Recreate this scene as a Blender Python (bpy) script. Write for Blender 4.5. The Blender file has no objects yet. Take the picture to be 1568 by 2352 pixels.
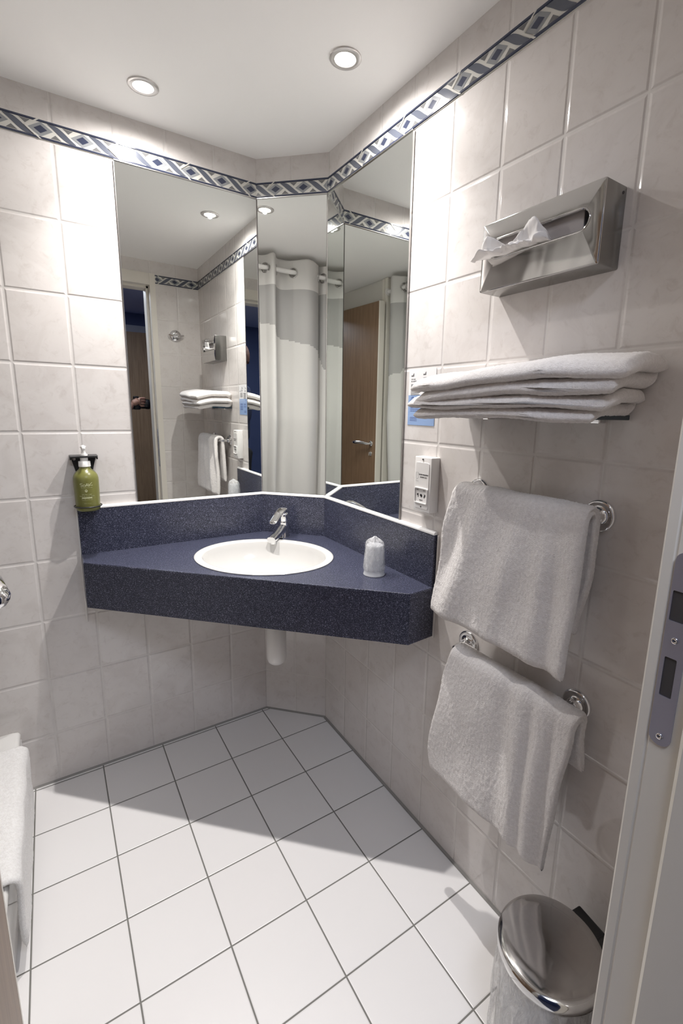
import bpy, bmesh, math, random
from mathutils import Vector, Matrix, noise
PI = math.pi
S = bpy.context.scene
COL = S.collection
R = math.radians

# ------------------------------------------------------------------ camera
CAM_LOC = Vector((-0.67441, -1.70757, 1.26500))
YAW, PITCH, ROLL = R(33.67541), R(-11.05849), R(1.21949)
F_PX, CX, CY = 1069.894, 828.25, 1150.23
cam_d = bpy.data.cameras.new('camera_data')
cam = bpy.data.objects.new('scene_camera', cam_d)
COL.objects.link(cam)
fw = Vector((math.sin(YAW)*math.cos(PITCH), math.cos(YAW)*math.cos(PITCH), math.sin(PITCH)))
rt = Vector((math.cos(YAW), -math.sin(YAW), 0))
up = rt.cross(fw)
r2 = rt*math.cos(ROLL)+up*math.sin(ROLL)
u2 = -rt*math.sin(ROLL)+up*math.cos(ROLL)
M = Matrix((r2, u2, -fw)).transposed().to_4x4()
M.translation = CAM_LOC
cam.matrix_world = M
cam_d.sensor_fit = 'VERTICAL'
cam_d.sensor_height = 36.0
cam_d.sensor_width = 24.0
cam_d.lens = F_PX/2352*36
cam_d.shift_x = (784-CX)/2352
cam_d.shift_y = (CY-1176)/2352
cam_d.clip_start = 0.01
S.camera = cam

# ------------------------------------------------------------------ world, lamps, exposure
S.view_settings.view_transform = 'Standard'
S.view_settings.look = 'None'
S.view_settings.gamma = 1
S.view_settings.use_curve_mapping = False
S.view_settings.exposure = 0.04
w = bpy.data.worlds.new('world'); S.world = w
w.use_nodes = True
w.node_tree.nodes['Background'].inputs[0].default_value = (0.02, 0.025, 0.04, 1)
w.node_tree.nodes['Background'].inputs[1].default_value = 1.0
S.cycles.max_bounces = 14
S.cycles.diffuse_bounces = 8
S.cycles.glossy_bounces = 8
S.cycles.transmission_bounces = 8
S.cycles.sample_clamp_indirect = 6.0
S.cycles.blur_glossy = 0.6

ZC = 2.1025
LAMP1 = (-0.384, -0.181)
LAMP2 = (0.005, -0.579)
SPOT_COL = (1.0, 0.965, 0.94)
def spot(x, y, energy, size, blend):
    d = bpy.data.lights.new('downlight_beam', 'SPOT')
    d.energy = energy; d.color = SPOT_COL
    d.spot_size = R(size); d.spot_blend = blend; d.shadow_soft_size = 0.010
    o = bpy.data.objects.new('downlight_beam', d); COL.objects.link(o)
    o.location = (x, y, ZC-0.008)
    return o
for L_ in (LAMP1, LAMP2):
    spot(*L_, 13.5, 172, 0.6)
    spot(*L_, 47, 104, 1.0)
d = bpy.data.lights.new('hall_lamp_light', 'AREA'); d.shape = 'RECTANGLE'
d.size = 0.5; d.size_y = 0.3; d.energy = 13.0; d.color = (0.80, 0.86, 1.0)
hl = bpy.data.objects.new('hall_lamp_light', d); COL.objects.link(hl)
hl.location = (-0.50, -1.98, 2.075)

# ------------------------------------------------------------------ main dimensions
D, E = 0.1821, 0.1868           # the cut corner
BW = -1.478                     # inner face of the door wall
XJ = -0.102                     # reveal of the door jamb
XH = -0.775                     # hinge side
ZB, ZT = 1.9786, 2.0278         # border band
Z0 = -0.0214
WT, HT = 0.150, 0.200
XW = -1.56                      # far wall beyond the tub

# ------------------------------------------------------------------ helpers: materials
def mat(name, col=(.8, .8, .8), rough=.5, metal=0., spec=.5, **k):
    m = bpy.data.materials.new(name); m.use_nodes = True
    b = m.node_tree.nodes['Principled BSDF']
    b.inputs['Base Color'].default_value = (*col, 1)
    b.inputs['Roughness'].default_value = rough
    b.inputs['Metallic'].default_value = metal
    b.inputs['Specular IOR Level'].default_value = spec
    for a, v in k.items():
        b.inputs[a.replace('_', ' ')].default_value = v
    return m
class NT:
    def __init__(s, m): s.t = m.node_tree; s.b = s.t.nodes['Principled BSDF']
    def n(s, typ, **k):
        x = s.t.nodes.new(typ)
        for a, v in k.items(): setattr(x, a, v)
        return x
    def l(s, a, b): s.t.links.new(a, b)
    def put(s, sock, v):
        if hasattr(v, 'is_linked') or hasattr(v, 'links'): s.l(v, sock)
        else: sock.default_value = v
    def m(s, op, a, b=0., c=0.):
        x = s.n('ShaderNodeMath', operation=op)
        s.put(x.inputs[0], a); s.put(x.inputs[1], b); s.put(x.inputs[2], c)
        return x.outputs[0]
    def ss(s, v, a, b, o0=0., o1=1.):
        x = s.n('ShaderNodeMapRange', interpolation_type='SMOOTHSTEP')
        s.put(x.inputs[0], v)
        for i, q in enumerate((a, b, o0, o1)): x.inputs[i+1].default_value = q
        return x.outputs[0]
    def mix(s, f, a, b):
        x = s.n('ShaderNodeMix', data_type='RGBA')
        s.put(x.inputs[0], f); s.put(x.inputs[6], a); s.put(x.inputs[7], b)
        return x.outputs[2]
    def noise(s, vec, scale, detail=3, rough=.5, dist=0.):
        x = s.n('ShaderNodeTexNoise')
        s.l(vec, x.inputs['Vector']); x.inputs['Scale'].default_value = scale
        x.inputs['Detail'].default_value = detail; x.inputs['Roughness'].default_value = rough
        x.inputs['Distortion'].default_value = dist
        return x.outputs['Fac']
    def bump(s, h, strength, dist, nrm=None):
        x = s.n('ShaderNodeBump'); s.l(h, x.inputs['Height'])
        x.inputs['Strength'].default_value = strength; x.inputs['Distance'].default_value = dist
        if nrm is not None: s.l(nrm, x.inputs['Normal'])
        s.l(x.outputs[0], s.b.inputs['Normal']); return x.outputs[0]
def rgb(*c): return (*c, 1)

def tile_mat(name, u0, v0, tw, th, tile, tile2, grout, half, soft, rough, vein=True, swap=False, depth=.0012):
    """glazed tiles laid out in the wall's own coordinates (metres)"""
    m = mat(name, tile, rough); t = NT(m)
    tc = t.n('ShaderNodeTexCoord'); sp = t.n('ShaderNodeSeparateXYZ'); t.l(tc.outputs['Object'], sp.inputs[0])
    X, Y = sp.outputs[0], sp.outputs[1]
    a = t.m('DIVIDE', t.m('SUBTRACT', X, u0), tw); b = t.m('DIVIDE', t.m('SUBTRACT', Y, v0), th)
    fa = t.m('FRACT', a); fb = t.m('FRACT', b)
    da = t.m('MULTIPLY', t.m('MINIMUM', fa, t.m('SUBTRACT', 1., fa)), tw)
    db = t.m('MULTIPLY', t.m('MINIMUM', fb, t.m('SUBTRACT', 1., fb)), th)
    dist = t.m('MINIMUM', da, db)
    ident = t.n('ShaderNodeCombineXYZ')
    t.l(t.m('FLOOR', a), ident.inputs[0]); t.l(t.m('FLOOR', b), ident.inputs[1])
    wn = t.n('ShaderNodeTexWhiteNoise'); t.l(ident.outputs[0], wn.inputs['Vector'])
    off = t.n('ShaderNodeVectorMath', operation='MULTIPLY_ADD')
    t.l(wn.outputs['Color'], off.inputs[0]); off.inputs[1].default_value = (3, 3, 3); t.l(tc.outputs['Object'], off.inputs[2])
    c = rgb(*tile)
    if vein:
        n1 = t.noise(off.outputs[0], 9, 6, .62, 1.3)
        n2 = t.noise(off.outputs[0], 38, 5, .7, .8)
        f = t.m('ADD', t.ss(n1, .42, .68, 0, .4), t.ss(n2, .52, .70, 0, .5))
        c = t.mix(f, rgb(*tile), rgb(*tile2))
    tint = t.ss(wn.outputs['Value'], 0, 1, 0, .22)
    c = t.mix(tint, c, rgb(tile2[0], tile2[1]*.985, tile2[2]*.98))
    gm = t.ss(dist, half*.8, half*1.25, 1., 0.)
    c = t.mix(gm, c, rgb(*grout))
    t.l(c, t.b.inputs['Base Color'])
    t.l(t.ss(dist, half*.9, half*1.3, .7, rough), t.b.inputs['Roughness'])
    hgt = t.ss(dist, half, half+soft)
    wob = t.noise(off.outputs[0], 14, 2)
    hh = t.m('ADD', hgt, t.m('MULTIPLY', wob, .05 if vein else .03))
    t.bump(hh, 1., depth)
    return m

TILE, TILE2, GROUT = (.69, .66, .64), (.57, .53, .505), (.66, .635, .61)
M_TL = tile_mat('glazed_tiles_left', -0.1463-WT*20, Z0, WT, HT, TILE, TILE2, GROUT, .0013, .0055, .075)
M_TR = tile_mat('glazed_tiles_right', 0.1497-WT*5, Z0, WT, HT, TILE, TILE2, GROUT, .0013, .0055, .075)
M_TD = tile_mat('glazed_tiles_corner', 0.1305-WT*5, Z0, WT, HT, TILE, TILE2, GROUT, .0013, .0055, .075)
M_TB = tile_mat('glazed_tiles_back', 0.128-WT*20, Z0, WT, HT, TILE, TILE2, GROUT, .0013, .0055, .075)
M_FLOOR = tile_mat('floor_tiles', -0.0224-.199*20, -0.2138-.199*30, .199, .199, (.78, .765, .755), (.74, .72, .71), (.17, .165, .15), .00175, .0025, .33, vein=False, depth=.0006)
M_CEIL = mat('ceiling_paint', (.94, .93, .915), .75)
t = NT(M_CEIL); tc = t.n('ShaderNodeTexCoord'); t.bump(t.noise(tc.outputs['Object'], 6, 3), .25, .01)
M_WHITE = mat('white_plastic', (.78, .765, .75), .32)
M_FRAME = mat('cream_painted_frame', (.70, .665, .60), .38)
M_PANEL = mat('cream_panel', (.60, .58, .54), .45)
M_CHROME = mat('chrome', (.82, .82, .83), .06, 1.)
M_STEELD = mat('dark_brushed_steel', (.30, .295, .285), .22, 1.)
M_STEEL = mat('polished_steel', (.60, .59, .58), .10, 1.)
t = NT(M_STEEL); tc = t.n('ShaderNodeTexCoord'); t.bump(t.noise(tc.outputs['Object'], 13, 1, .4), .35, .006)
M_STEELB = mat('brushed_steel', (.46, .45, .44), .28, 1.)
M_PLATE = mat('brushed_plate', (.46, .48, .60), .48, 1.)
M_BLACK = mat('black_plastic', (.012, .012, .013), .35)
M_DARK = mat('dark_recess', (.05, .045, .045), .6)
M_MIRROR = mat('mirror_silver', (.845, .865, .845), .0, 1.)
M_MEDGE = mat('mirror_edge', (.06, .06, .055), .3)
M_BLUEWALL = mat('navy_wall_paint', (.075, .10, .22), .6)
M_HALLCEIL = mat('hall_ceiling_paint', (.55, .62, .86), .7)
M_CARPET = mat('hall_carpet', (.03, .035, .07), .95)
M_SEAL = mat('grey_sealant', (.27, .26, .245), .6)
M_SEALW = mat('white_sealant', (.75, .73, .71), .45)
M_CAP = mat('white_edge_strip', (.86, .85, .84), .25)
M_ENAMEL = mat('white_enamel', (.70, .69, .67), .12)
M_GLASSD = mat('smoked_glass', (.012, .03, .045), .05, 0, .7)
M_PUMP = mat('pump_white', (.85, .84, .82), .3)
M_BULB = bpy.data.materials.new('lit_bulb'); M_BULB.use_nodes = True
nt = M_BULB.node_tree; nt.nodes.remove(nt.nodes['Principled BSDF'])
em = nt.nodes.new('ShaderNodeEmission'); em.inputs[0].default_value = (1, .97, .94, 1); em.inputs[1].default_value = 14
nt.links.new(em.outputs[0], nt.nodes['Material Output'].inputs[0])

def speckle(name, base, light, rough):
    m = mat(name, base, rough, 0, .5); t = NT(m)
    tc = t.n('ShaderNodeTexCoord')
    n1 = t.noise(tc.outputs['Object'], 620, 1, .5)
    n2 = t.noise(tc.outputs['Object'], 300, 1, .5)
    f = t.m('ADD', t.ss(n1, .55, .68, 0, .65), t.ss(n2, .58, .70, 0, .5))
    t.l(t.mix(f, rgb(*base), rgb(*light)), t.b.inputs['Base Color'])
    return m
M_LAM = speckle('navy_speckled_laminate', (.014, .0165, .034), (.26, .27, .375), .32)

def wood(name, c1, c2):
    m = mat(name, c1, .42); t = NT(m)
    tc = t.n('ShaderNodeTexCoord'); mp = t.n('ShaderNodeMapping'); mp.inputs['Scale'].default_value = (30, 30, 1.6)
    t.l(tc.outputs['Object'], mp.inputs[0])
    f = t.ss(t.noise(mp.outputs[0], 2.2, 6, .65, .5), .35, .7)
    t.l(t.mix(f, rgb(*c1), rgb(*c2)), t.b.inputs['Base Color'])
    return m
M_WOOD = wood('oak_veneer', (.215, .135, .082), (.15, .09, .052))
M_WOOD2 = wood('hall_oak_veneer', (.42, .28, .165), (.30, .19, .11))

def terry(name, col, strength=1.):
    m = mat(name, col, .95, 0, .1); t = NT(m)
    t.b.inputs['Sheen Weight'].default_value = .35
    t.b.inputs['Sheen Roughness'].default_value = .6
    tc = t.n('ShaderNodeTexCoord')
    a = t.noise(tc.outputs['Object'], 520, 3, .7)
    b = t.noise(tc.outputs['Object'], 150, 3, .6)
    h = t.m('ADD', t.m('MULTIPLY', a, .8), t.m('MULTIPLY', b, .7))
    t.bump(h, .9*strength, .0022)
    f = t.ss(h, .55, .95)
    t.l(t.mix(f, rgb(col[0]*.86, col[1]*.85, col[2]*.84), rgb(*col)), t.b.inputs['Base Color'])
    return m
M_TERRY = terry('white_terry', (.80, .765, .745))
M_MAT = terry('bath_mat_terry', (.86, .85, .84))

def fabric(name, col, trans=0.):
    m = mat(name, col, .85, 0, .2); t = NT(m)
    tc = t.n('ShaderNodeTexCoord')
    wv = t.noise(tc.outputs['Object'], 900, 2)
    t.bump(wv, .3, .0008)
    if trans:
        tr = t.n('ShaderNodeBsdfTranslucent'); tr.inputs[0].default_value = rgb(*col)
        mx = t.n('ShaderNodeMixShader'); mx.inputs[0].default_value = trans
        t.l(t.b.outputs[0], mx.inputs[1]); t.l(tr.outputs[0], mx.inputs[2])
        t.l(mx.outputs[0], t.t.nodes['Material Output'].inputs[0])
    return m
M_CURT = fabric('curtain_white', (.74, .725, .705), .25)
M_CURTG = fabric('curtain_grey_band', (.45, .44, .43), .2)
M_SHIRT = mat('navy_shirt_cloth', (.03, .04, .09), .85)
M_TROUS = mat('dark_trousers_cloth', (.02, .02, .025), .9)
M_SKIN = mat('skin', (.55, .32, .24), .5, 0, .4, Subsurface_Weight=.1)
M_HAIR = mat('brown_hair', (.07, .03, .018), .6)
M_GREEN = mat('olive_green_bottle', (.155, .155, .04), .3)
M_PRINT = mat('pale_green_print', (.62, .64, .42), .5)
M_INK = mat('black_ink', (.03, .03, .035), .6)
M_NAVYINK = mat('navy_ink', (.04, .06, .22), .6)
M_CARD = mat('white_card', (.80, .79, .79), .35)
M_CARDB = mat('pale_blue_card', (.26, .38, .62), .35)
M_TISSUE = mat('tissue_paper', (.86, .84, .83), .9)
t = NT(M_TISSUE); tr = t.n('ShaderNodeBsdfTranslucent'); tr.inputs[0].default_value = (.85, .84, .82, 1)
mx = t.n('ShaderNodeMixShader'); mx.inputs[0].default_value = .3
t.l(t.b.outputs[0], mx.inputs[1]); t.l(tr.outputs[0], mx.inputs[2]); t.l(mx.outputs[0], t.t.nodes['Material Output'].inputs[0])
def film(name, alpha, col=(.85, .85, .85), rough=.12):
    m = mat(name, col, rough, 0, .6); t = NT(m)
    tc = t.n('ShaderNodeTexCoord'); mp = t.n('ShaderNodeMapping'); mp.inputs['Scale'].default_value = (1, 1, .35)
    t.l(tc.outputs['Object'], mp.inputs[0])
    n1 = t.noise(mp.outputs[0], 70, 4, .6, 1.6)
    t.bump(n1, .9, .006)
    t.l(t.ss(n1, .35, .7, alpha*.7, min(1, alpha*1.5)), t.b.inputs['Alpha'])
    return m
M_WRAP = film('clear_crinkled_wrap', .34)
M_LINER = film('thin_bin_liner', .38)
M_CUP = mat('frosted_cup_plastic', (.70, .71, .73), .18, 0, .5, Alpha=.55)
# border colours
M_BB = mat('border_base', (.60, .59, .55), .12)
M_BN = mat('border_navy', (.035, .042, .075), .16)
M_BS = mat('border_slate', (.095, .105, .135), .16)
M_BG = mat('border_grey', (.25, .26, .27), .18)
M_BK = mat('border_taupe', (.15, .15, .15), .18)

# ------------------------------------------------------------------ helpers: geometry
def tag(o, label=None, cat=None, group=None, kind=None):
    if label: o['label'] = label
    if cat: o['category'] = cat
    if group: o['group'] = group
    if kind: o['kind'] = kind
    return o
def frame(u, v, w, org):
    m = Matrix((Vector(u), Vector(v), Vector(w))).transposed().to_4x4(); m.translation = Vector(org); return m
dv = Vector((D, -E, 0)).normalized()
FL = frame((1, 0, 0), (0, 0, 1), (0, -1, 0), (0, 0, 0))
FR = frame((0, -1, 0), (0, 0, 1), (-1, 0, 0), (D, -E, 0))
FD = frame(dv, (0, 0, 1), (dv.y, -dv.x, 0), (0, 0, 0))
FB = frame((-1, 0, 0), (0, 0, 1), (0, 1, 0), (D, BW, 0))
DL = math.hypot(D, E)
I4 = Matrix.Identity(4)
def at(F, u, v, w): return F @ Matrix.Translation((u, v, w))

def empty(name, mw, label, cat, group=None):
    o = bpy.data.objects.new(name, None); o.empty_display_size = .02
    COL.objects.link(o); o.matrix_world = mw
    return tag(o, label, cat, group)
def link(name, bm, mats, parent=None, mw=None, smooth=False, angle=None):
    me = bpy.data.meshes.new(name)
    bmesh.ops.recalc_face_normals(bm, faces=bm.faces[:])
    bm.to_mesh(me); bm.free()
    for m in (mats if isinstance(mats, (list, tuple)) else [mats]): me.materials.append(m)
    if smooth:
        me.polygons.foreach_set('use_smooth', [True]*len(me.polygons))
        if angle: me.set_sharp_from_angle(angle=R(angle))
    o = bpy.data.objects.new(name, me); COL.objects.link(o)
    if parent is not None: o.parent = parent
    if mw is not None: o.matrix_basis = mw
    return o
def box(bm, x0, x1, y0, y1, z0, z1, bev=0., seg=2, mi=0):
    g = bmesh.ops.create_cube(bm, size=1)
    vs = g['verts']
    for v in vs:
        v.co = Vector((x0+(v.co.x+.5)*(x1-x0), y0+(v.co.y+.5)*(y1-y0), z0+(v.co.z+.5)*(z1-z0)))
    fs = list({f for v in vs for f in v.link_faces})
    if bev:
        es = list({e for v in vs for e in v.link_edges})
        r = bmesh.ops.bevel(bm, geom=es, offset=bev, segments=seg, profile=.5, affect='EDGES')
        fs = r['faces'] + [f for f in fs if f.is_valid]
    for f in set(fs):
        if f.is_valid: f.material_index = mi
    return bm
def ring_loft(bm, rings, cap0=True, cap1=True, closed=True, mi=0):
    vs = [[bm.verts.new(p) for p in r] for r in rings]
    n = len(vs[0])
    for a, b in zip(vs[:-1], vs[1:]):
        for i in range(n if closed else n-1):
            j = (i+1) % n
            f = bm.faces.new((a[i], a[j], b[j], b[i])); f.material_index = mi
    if cap0: bm.faces.new(list(reversed(vs[0]))).material_index = mi
    if cap1: bm.faces.new(vs[-1]).material_index = mi
    return vs
def lathe(bm, prof, n=32, axis='z', org=(0, 0, 0), sx=1, sy=1, mi=0, cap0=True, cap1=True):
    """prof: list of (radius, height)"""
    o = Vector(org); rings = []
    for r, h in prof:
        ring = []
        for i in range(n):
            a = 2*PI*i/n; c, s_ = r*math.cos(a)*sx, r*math.sin(a)*sy
            p = {'z': (c, s_, h), 'x': (h, c, s_), 'y': (s_, h, c)}[axis]
            ring.append(o+Vector(p))
        rings.append(ring)
    ring_loft(bm, rings, cap0, cap1, True, mi)
    return bm
def tube(bm, pts, r, n=12, mi=0, cap=True):
    pts = [Vector(p) for p in pts]; rs = r if isinstance(r, (list, tuple)) else [r]*len(pts)
    rings = []; prev = None
    for i, p in enumerate(pts):
        a = pts[max(i-1, 0)]; b = pts[min(i+1, len(pts)-1)]
        tg = (b-a).normalized()
        if prev is None:
            nx = tg.cross(Vector((0, 0, 1)))
            if nx.length < .1: nx = tg.cross(Vector((0, 1, 0)))
        else: nx = prev - tg*prev.dot(tg)
        nx.normalize(); prev = nx; ny = tg.cross(nx)
        rings.append([p+nx*rs[i]*math.cos(2*PI*k/n)+ny*rs[i]*math.sin(2*PI*k/n) for k in range(n)])
    ring_loft(bm, rings, cap, cap, True, mi)
    return bm
def torus(bm, c, R0, r, axis='z', n=32, k=10, mi=0):
    c = Vector(c); vs = []
    for i in range(n):
        a = 2*PI*i/n; row = []
        for j in range(k):
            b = 2*PI*j/k; q = R0+r*math.cos(b); h = r*math.sin(b)
            p = {'z': (q*math.cos(a), q*math.sin(a), h), 'x': (h, q*math.cos(a), q*math.sin(a)), 'y': (q*math.sin(a), h, q*math.cos(a))}[axis]
            row.append(bm.verts.new(c+Vector(p)))
        vs.append(row)
    for i in range(n):
        for j in range(k):
            f = bm.faces.new((vs[i][j], vs[(i+1) % n][j], vs[(i+1) % n][(j+1) % k], vs[i][(j+1) % k])); f.material_index = mi
    return bm
def prism(bm, poly, z0, z1, mi=0, axis='z'):
    def P(a, b, c): return {'z': (a, b, c), 'y': (a, c, b), 'x': (c, a, b)}[axis]
    ring_loft(bm, [[P(a, b, z0) for a, b in poly], [P(a, b, z1) for a, b in poly]], mi=mi)
    return bm
def NB(): return bmesh.new()
def fcurve(pts, x):
    if x <= pts[0][0]: return pts[0][1]
    for (a, b), (c, d_) in zip(pts[:-1], pts[1:]):
        if x <= c:
            q = (x-a)/(c-a); q = q*q*(3-2*q); return b+(d_-b)*q
    return pts[-1][1]
def text_mesh(txt, size, extrude=.0002, align='CENTER', shear=0):
    c = bpy.data.curves.new('lettering', 'FONT'); c.body = txt; c.size = size
    c.align_x = align; c.extrude = extrude; c.resolution_u = 3; c.shear = shear
    o = bpy.data.objects.new('lettering', c); COL.objects.link(o)
    dg = bpy.context.evaluated_depsgraph_get()
    me = bpy.data.meshes.new_from_object(o.evaluated_get(dg))
    bpy.data.objects.remove(o); bpy.data.curves.remove(c)
    me.name = 'lettering'
    return me
def add_text(bm, txt, size, u, v, w, align='CENTER', sx=1., mi=0, shear=0):
    me = text_mesh(txt, size, .00015, align, shear)
    n0 = len(bm.verts); f0 = len(bm.faces)
    bm.from_mesh(me); bpy.data.meshes.remove(me)
    bm.verts.ensure_lookup_table(); bm.faces.ensure_lookup_table()
    for x in bm.verts[n0:]: x.co = Vector((u+x.co.x*sx, v+x.co.y, w+x.co.z))
    for f in bm.faces[f0:]: f.material_index = mi

# ------------------------------------------------------------------ room shell
def wall_rect(name, F, u0, u1, v0, v1, m, thick=.04, holes=None):
    bm = NB(); box(bm, u0, u1, v0, v1, -thick, 0)
    o = link(name, bm, m); o.matrix_world = F
    return tag(o, kind='structure')
wall_rect('wall_left', FL, XW, 0, 0, ZC, M_TL)
wall_rect('wall_right', FR, 0, -E-BW, 0, ZC, M_TR)
wall_rect('wall_corner', FD, 0, DL, 0, ZC, M_TD, .03)
fx = XJ+.032                     # outer edge of the door frame
bm = NB(); box(bm, 0, D-fx, 0, ZC, -.10, 0); box(bm, D-fx, D-(XH-.035), 2.03, ZC, -.10, 0); box(bm, D-(XH-.035), D-XW, 0, ZC, -.10, 0)
tag(link('wall_back', bm, M_TB), kind='structure').matrix_world = FB
bm = NB(); box(bm, XW-.04, XW, BW, 0, 0, ZC)
tag(link('wall_tub_end', bm, M_PANEL), kind='structure')
bm = NB(); box(bm, XW-.04, D+.04, BW-.004, .04, -.05, 0)
tag(link('floor', bm, M_FLOOR), kind='structure')
bm = NB(); box(bm, XW-.04, D+.04, BW-.10, .04, ZC, ZC+.04)
tag(link('ceiling', bm, M_CEIL), kind='structure')
# sealant line where the walls meet the floor
for nm, F, u0, u1 in (('baseboard_left', FL, -.845, 0), ('baseboard_right', FR, 0, -E-BW), ('baseboard_corner', FD, 0, DL)):
    bm = NB(); prism(bm, [(0, 0), (.0055, 0), (0, .0055)], u0, u1, axis='z')
    for v in bm.verts: v.co = Vector((v.co.z, v.co.y, v.co.x))
    tag(link(nm, bm, M_SEAL), kind='structure').matrix_world = F

# decorative border band, pattern laid as thin glazed inlays
def border(name, F, u0, u1, phase):
    bm = NB(); H = ZT-ZB; P = .1
    # base relief
    box(bm, u0, u1, ZB, ZT, 0, .0022, mi=0)
    for z in (ZB+.0006, ZT-.0070):
        ring = [(z, .002), (z+.0012, .0046), (z+.0050, .0046), (z+.0064, .002)]
        vs = ring_loft(bm, [[(u0, a, b) for a, b in ring], [(u1, a, b) for a, b in ring]], mi=1)
    zl, zh = ZB+.0078, ZT-.0078; h = zh-zl; zm = (zl+zh)/2
    def poly(pts, wz, mi):
        q = []
        for (a, b) in pts:
            q.append((min(max(a, u0), u1), b))
        if max(x for x, _ in q)-min(x for x, _ in q) < .002: return
        try:
            f = bm.faces.new([bm.verts.new((a, b, wz)) for a, b in q]); f.material_index = mi
            bmesh.ops.dissolve_degenerate(bm, dist=1e-6, edges=f.edges[:])
        except Exception: pass
    k0 = int(math.floor((u0-phase)/P))-1; k1 = int(math.ceil((u1-phase)/P))+1
    for k in range(k0, k1):
        c = phase+k*P
        if c-.03 < u1 and c+.03 > u0:
            for s_, mi, wz in ((1., 3, .0026), (.54, 1, .0029)):
                w_, h_ = .029*s_, h*.55*s_
                poly([(c-w_, zm-.0008*s_), (c+.0012*s_, zm+h_), (c+w_, zm+.0008*s_), (c-.0012*s_, zm-h_)], wz, mi)
        # ribbon between diamonds: S-curve from top left to bottom right
        a0, a1 = c+.017, c+.083
        top, bot = [], []
        N = 10
        for i in range(N+1):
            q = i/N; x = a0+(a1-a0)*q
            ce = zh-.0002-(h-.0004)*(q*q*(3-2*q))
            th = .0060*math.sin(PI*q)**.6+.0006
            sl = .0042*math.sin(PI*q)
            top.append((x+sl, min(zh+.0006, ce+th))); bot.append((x-sl, max(zl-.0006, ce-th)))
        for i in range(N):
            q = [top[i], top[i+1], bot[i+1], bot[i]]
            if q[0][0] >= u1-.001 or q[1][0] <= u0+.001: continue
            poly(q, .0027, 2)
        poly([(c+.052, zh), (c+.078, zh), (c+.066, zh-h*.32)], .0026, 4)
        poly([(c+.022, zl), (c+.048, zl), (c+.034, zl+h*.32)], .0026, 4)
        # chevron joint between border tiles every second diamond
        if k % 2 == 0 and c-.034 > u0 and c-.01 < u1:
            w_ = .0028; x0 = c-.034
            for (xa, za, xb, zb_) in ((c-.002, ZT, x0, zm), (x0, zm, c-.002, ZB)):
                q = [(xa-w_, za), (xa+w_, za), (xb+w_, zb_), (xb-w_, zb_)]
                q = [(min(max(a, u0), u1), b) for a, b in q]
                f = bm.faces.new([bm.verts.new((a, b, .0048)) for a, b in q]); f.material_index = 0
    o = link(name, bm, [M_BB, M_BN, M_BS, M_BG, M_BK]); o.matrix_world = F
    return tag(o, kind='structure')
border('trim_1', FL, -1.50, 0, -.0215)
border('trim_2', FD, 0, DL, .072)
border('trim_3', FR, 0, -E-BW, .018)
border('trim_4', FB, 0, D-fx, .04)

# ------------------------------------------------------------------ door wall: frame, leaf, strike plate
t1 = tag(empty('trim_5', Matrix.Translation((XJ, BW, 0)), None, None), kind='structure')
def jamb(bm, side):
    x = XJ if side > 0 else XH; s_ = side
    prof = [(x, BW+.004), (x+s_*.001, BW+.006), (x+s_*.032, BW+.006), (x+s_*.032, BW-.13), (x-s_*.014, BW-.13),
            (x-s_*.014, BW-.050), (x-s_*.011, BW-.046), (x, BW-.046), (x+s_*.0, BW-.0105), (x+s_*.0015, BW-.009), (x+s_*.0015, BW-.0075), (x, BW-.006)]
    prism(bm, [(a-XJ, b-BW) for a, b in prof], 0, 2.032)
bm = NB(); jamb(bm, 1); link('strike_side_jamb', bm, M_FRAME, t1)
bm = NB(); jamb(bm, -1); link('hinge_side_jamb', bm, M_FRAME, t1)
bm = NB(); box(bm, XH-XJ, 0, -.13, .006, 1.968, 2.032); box(bm, XH-XJ, 0, -.13, -.046, 1.956, 1.968)
link('frame_head', bm, M_FRAME, t1)
bm = NB(); tube(bm, [(-.0012, -.0468, .02), (-.0012, -.0468, 1.94)], .0028, 8); link('door_seal', bm, M_FRAME, t1, smooth=True)

sp = empty('strike_plate', Matrix.Translation((XJ-.0002, BW-.0215, .880)), 'brushed steel strike plate with two slots in the door jamb', 'strike plate')
bm = NB()
# plate in (y,z), normal -x
yw = .0118
out = []
for i in range(9):
    a = PI+PI*i/8; out.append((yw*math.cos(a), .0118+yw*.9*math.sin(a)))
for i in range(9):
    a = PI*i/8; out.append((yw*math.cos(a), .2282+yw*.9*math.sin(a)))
holes = [(-.0052, .0075, .064, .113), (-.0052, .0095, .157, .193)]
def rect_loop(y0, y1, z0, z1, r=.0015, n=3):
    L = []
    for cx_, cz, a0 in ((y1-r, z1-r, 0), (y0+r, z1-r, PI/2), (y0+r, z0+r, PI), (y1-r, z0+r, 1.5*PI)):
        for i in range(n+1):
            a = a0+PI/2*i/n; L.append((cx_+r*math.cos(a), cz+r*math.sin(a)))
    return L
def flat_with_holes(bm, outer, inner, to3, thick, nrm):
    """planar sheet with holes extruded by thick along nrm"""
    es = []
    for loop in [outer]+inner:
        vs = [bm.verts.new(to3(a, b)) for a, b in loop]
        for i in range(len(vs)): es.append(bm.edges.new((vs[i], vs[(i+1) % len(vs)])))
    r = bmesh.ops.triangle_fill(bm, edges=es, use_beauty=True, use_dissolve=False)
    fs = [f for f in r['geom'] if isinstance(f, bmesh.types.BMFace)]
    e = bmesh.ops.extrude_face_region(bm, geom=fs)
    for v in e['geom']:
        if isinstance(v, bmesh.types.BMVert): v.co += Vector(nrm)*thick
flat_with_holes(bm, out, [rect_loop(*h) for h in holes], lambda a, b: (-.0004, a, b), .0014, (-1, 0, 0))
link('plate', bm, M_PLATE, sp)
for h in holes:
    bm = NB(); box(bm, -.0006, .0, h[0], h[1], h[2], h[3]); link('slot', bm, M_DARK, sp)
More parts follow.
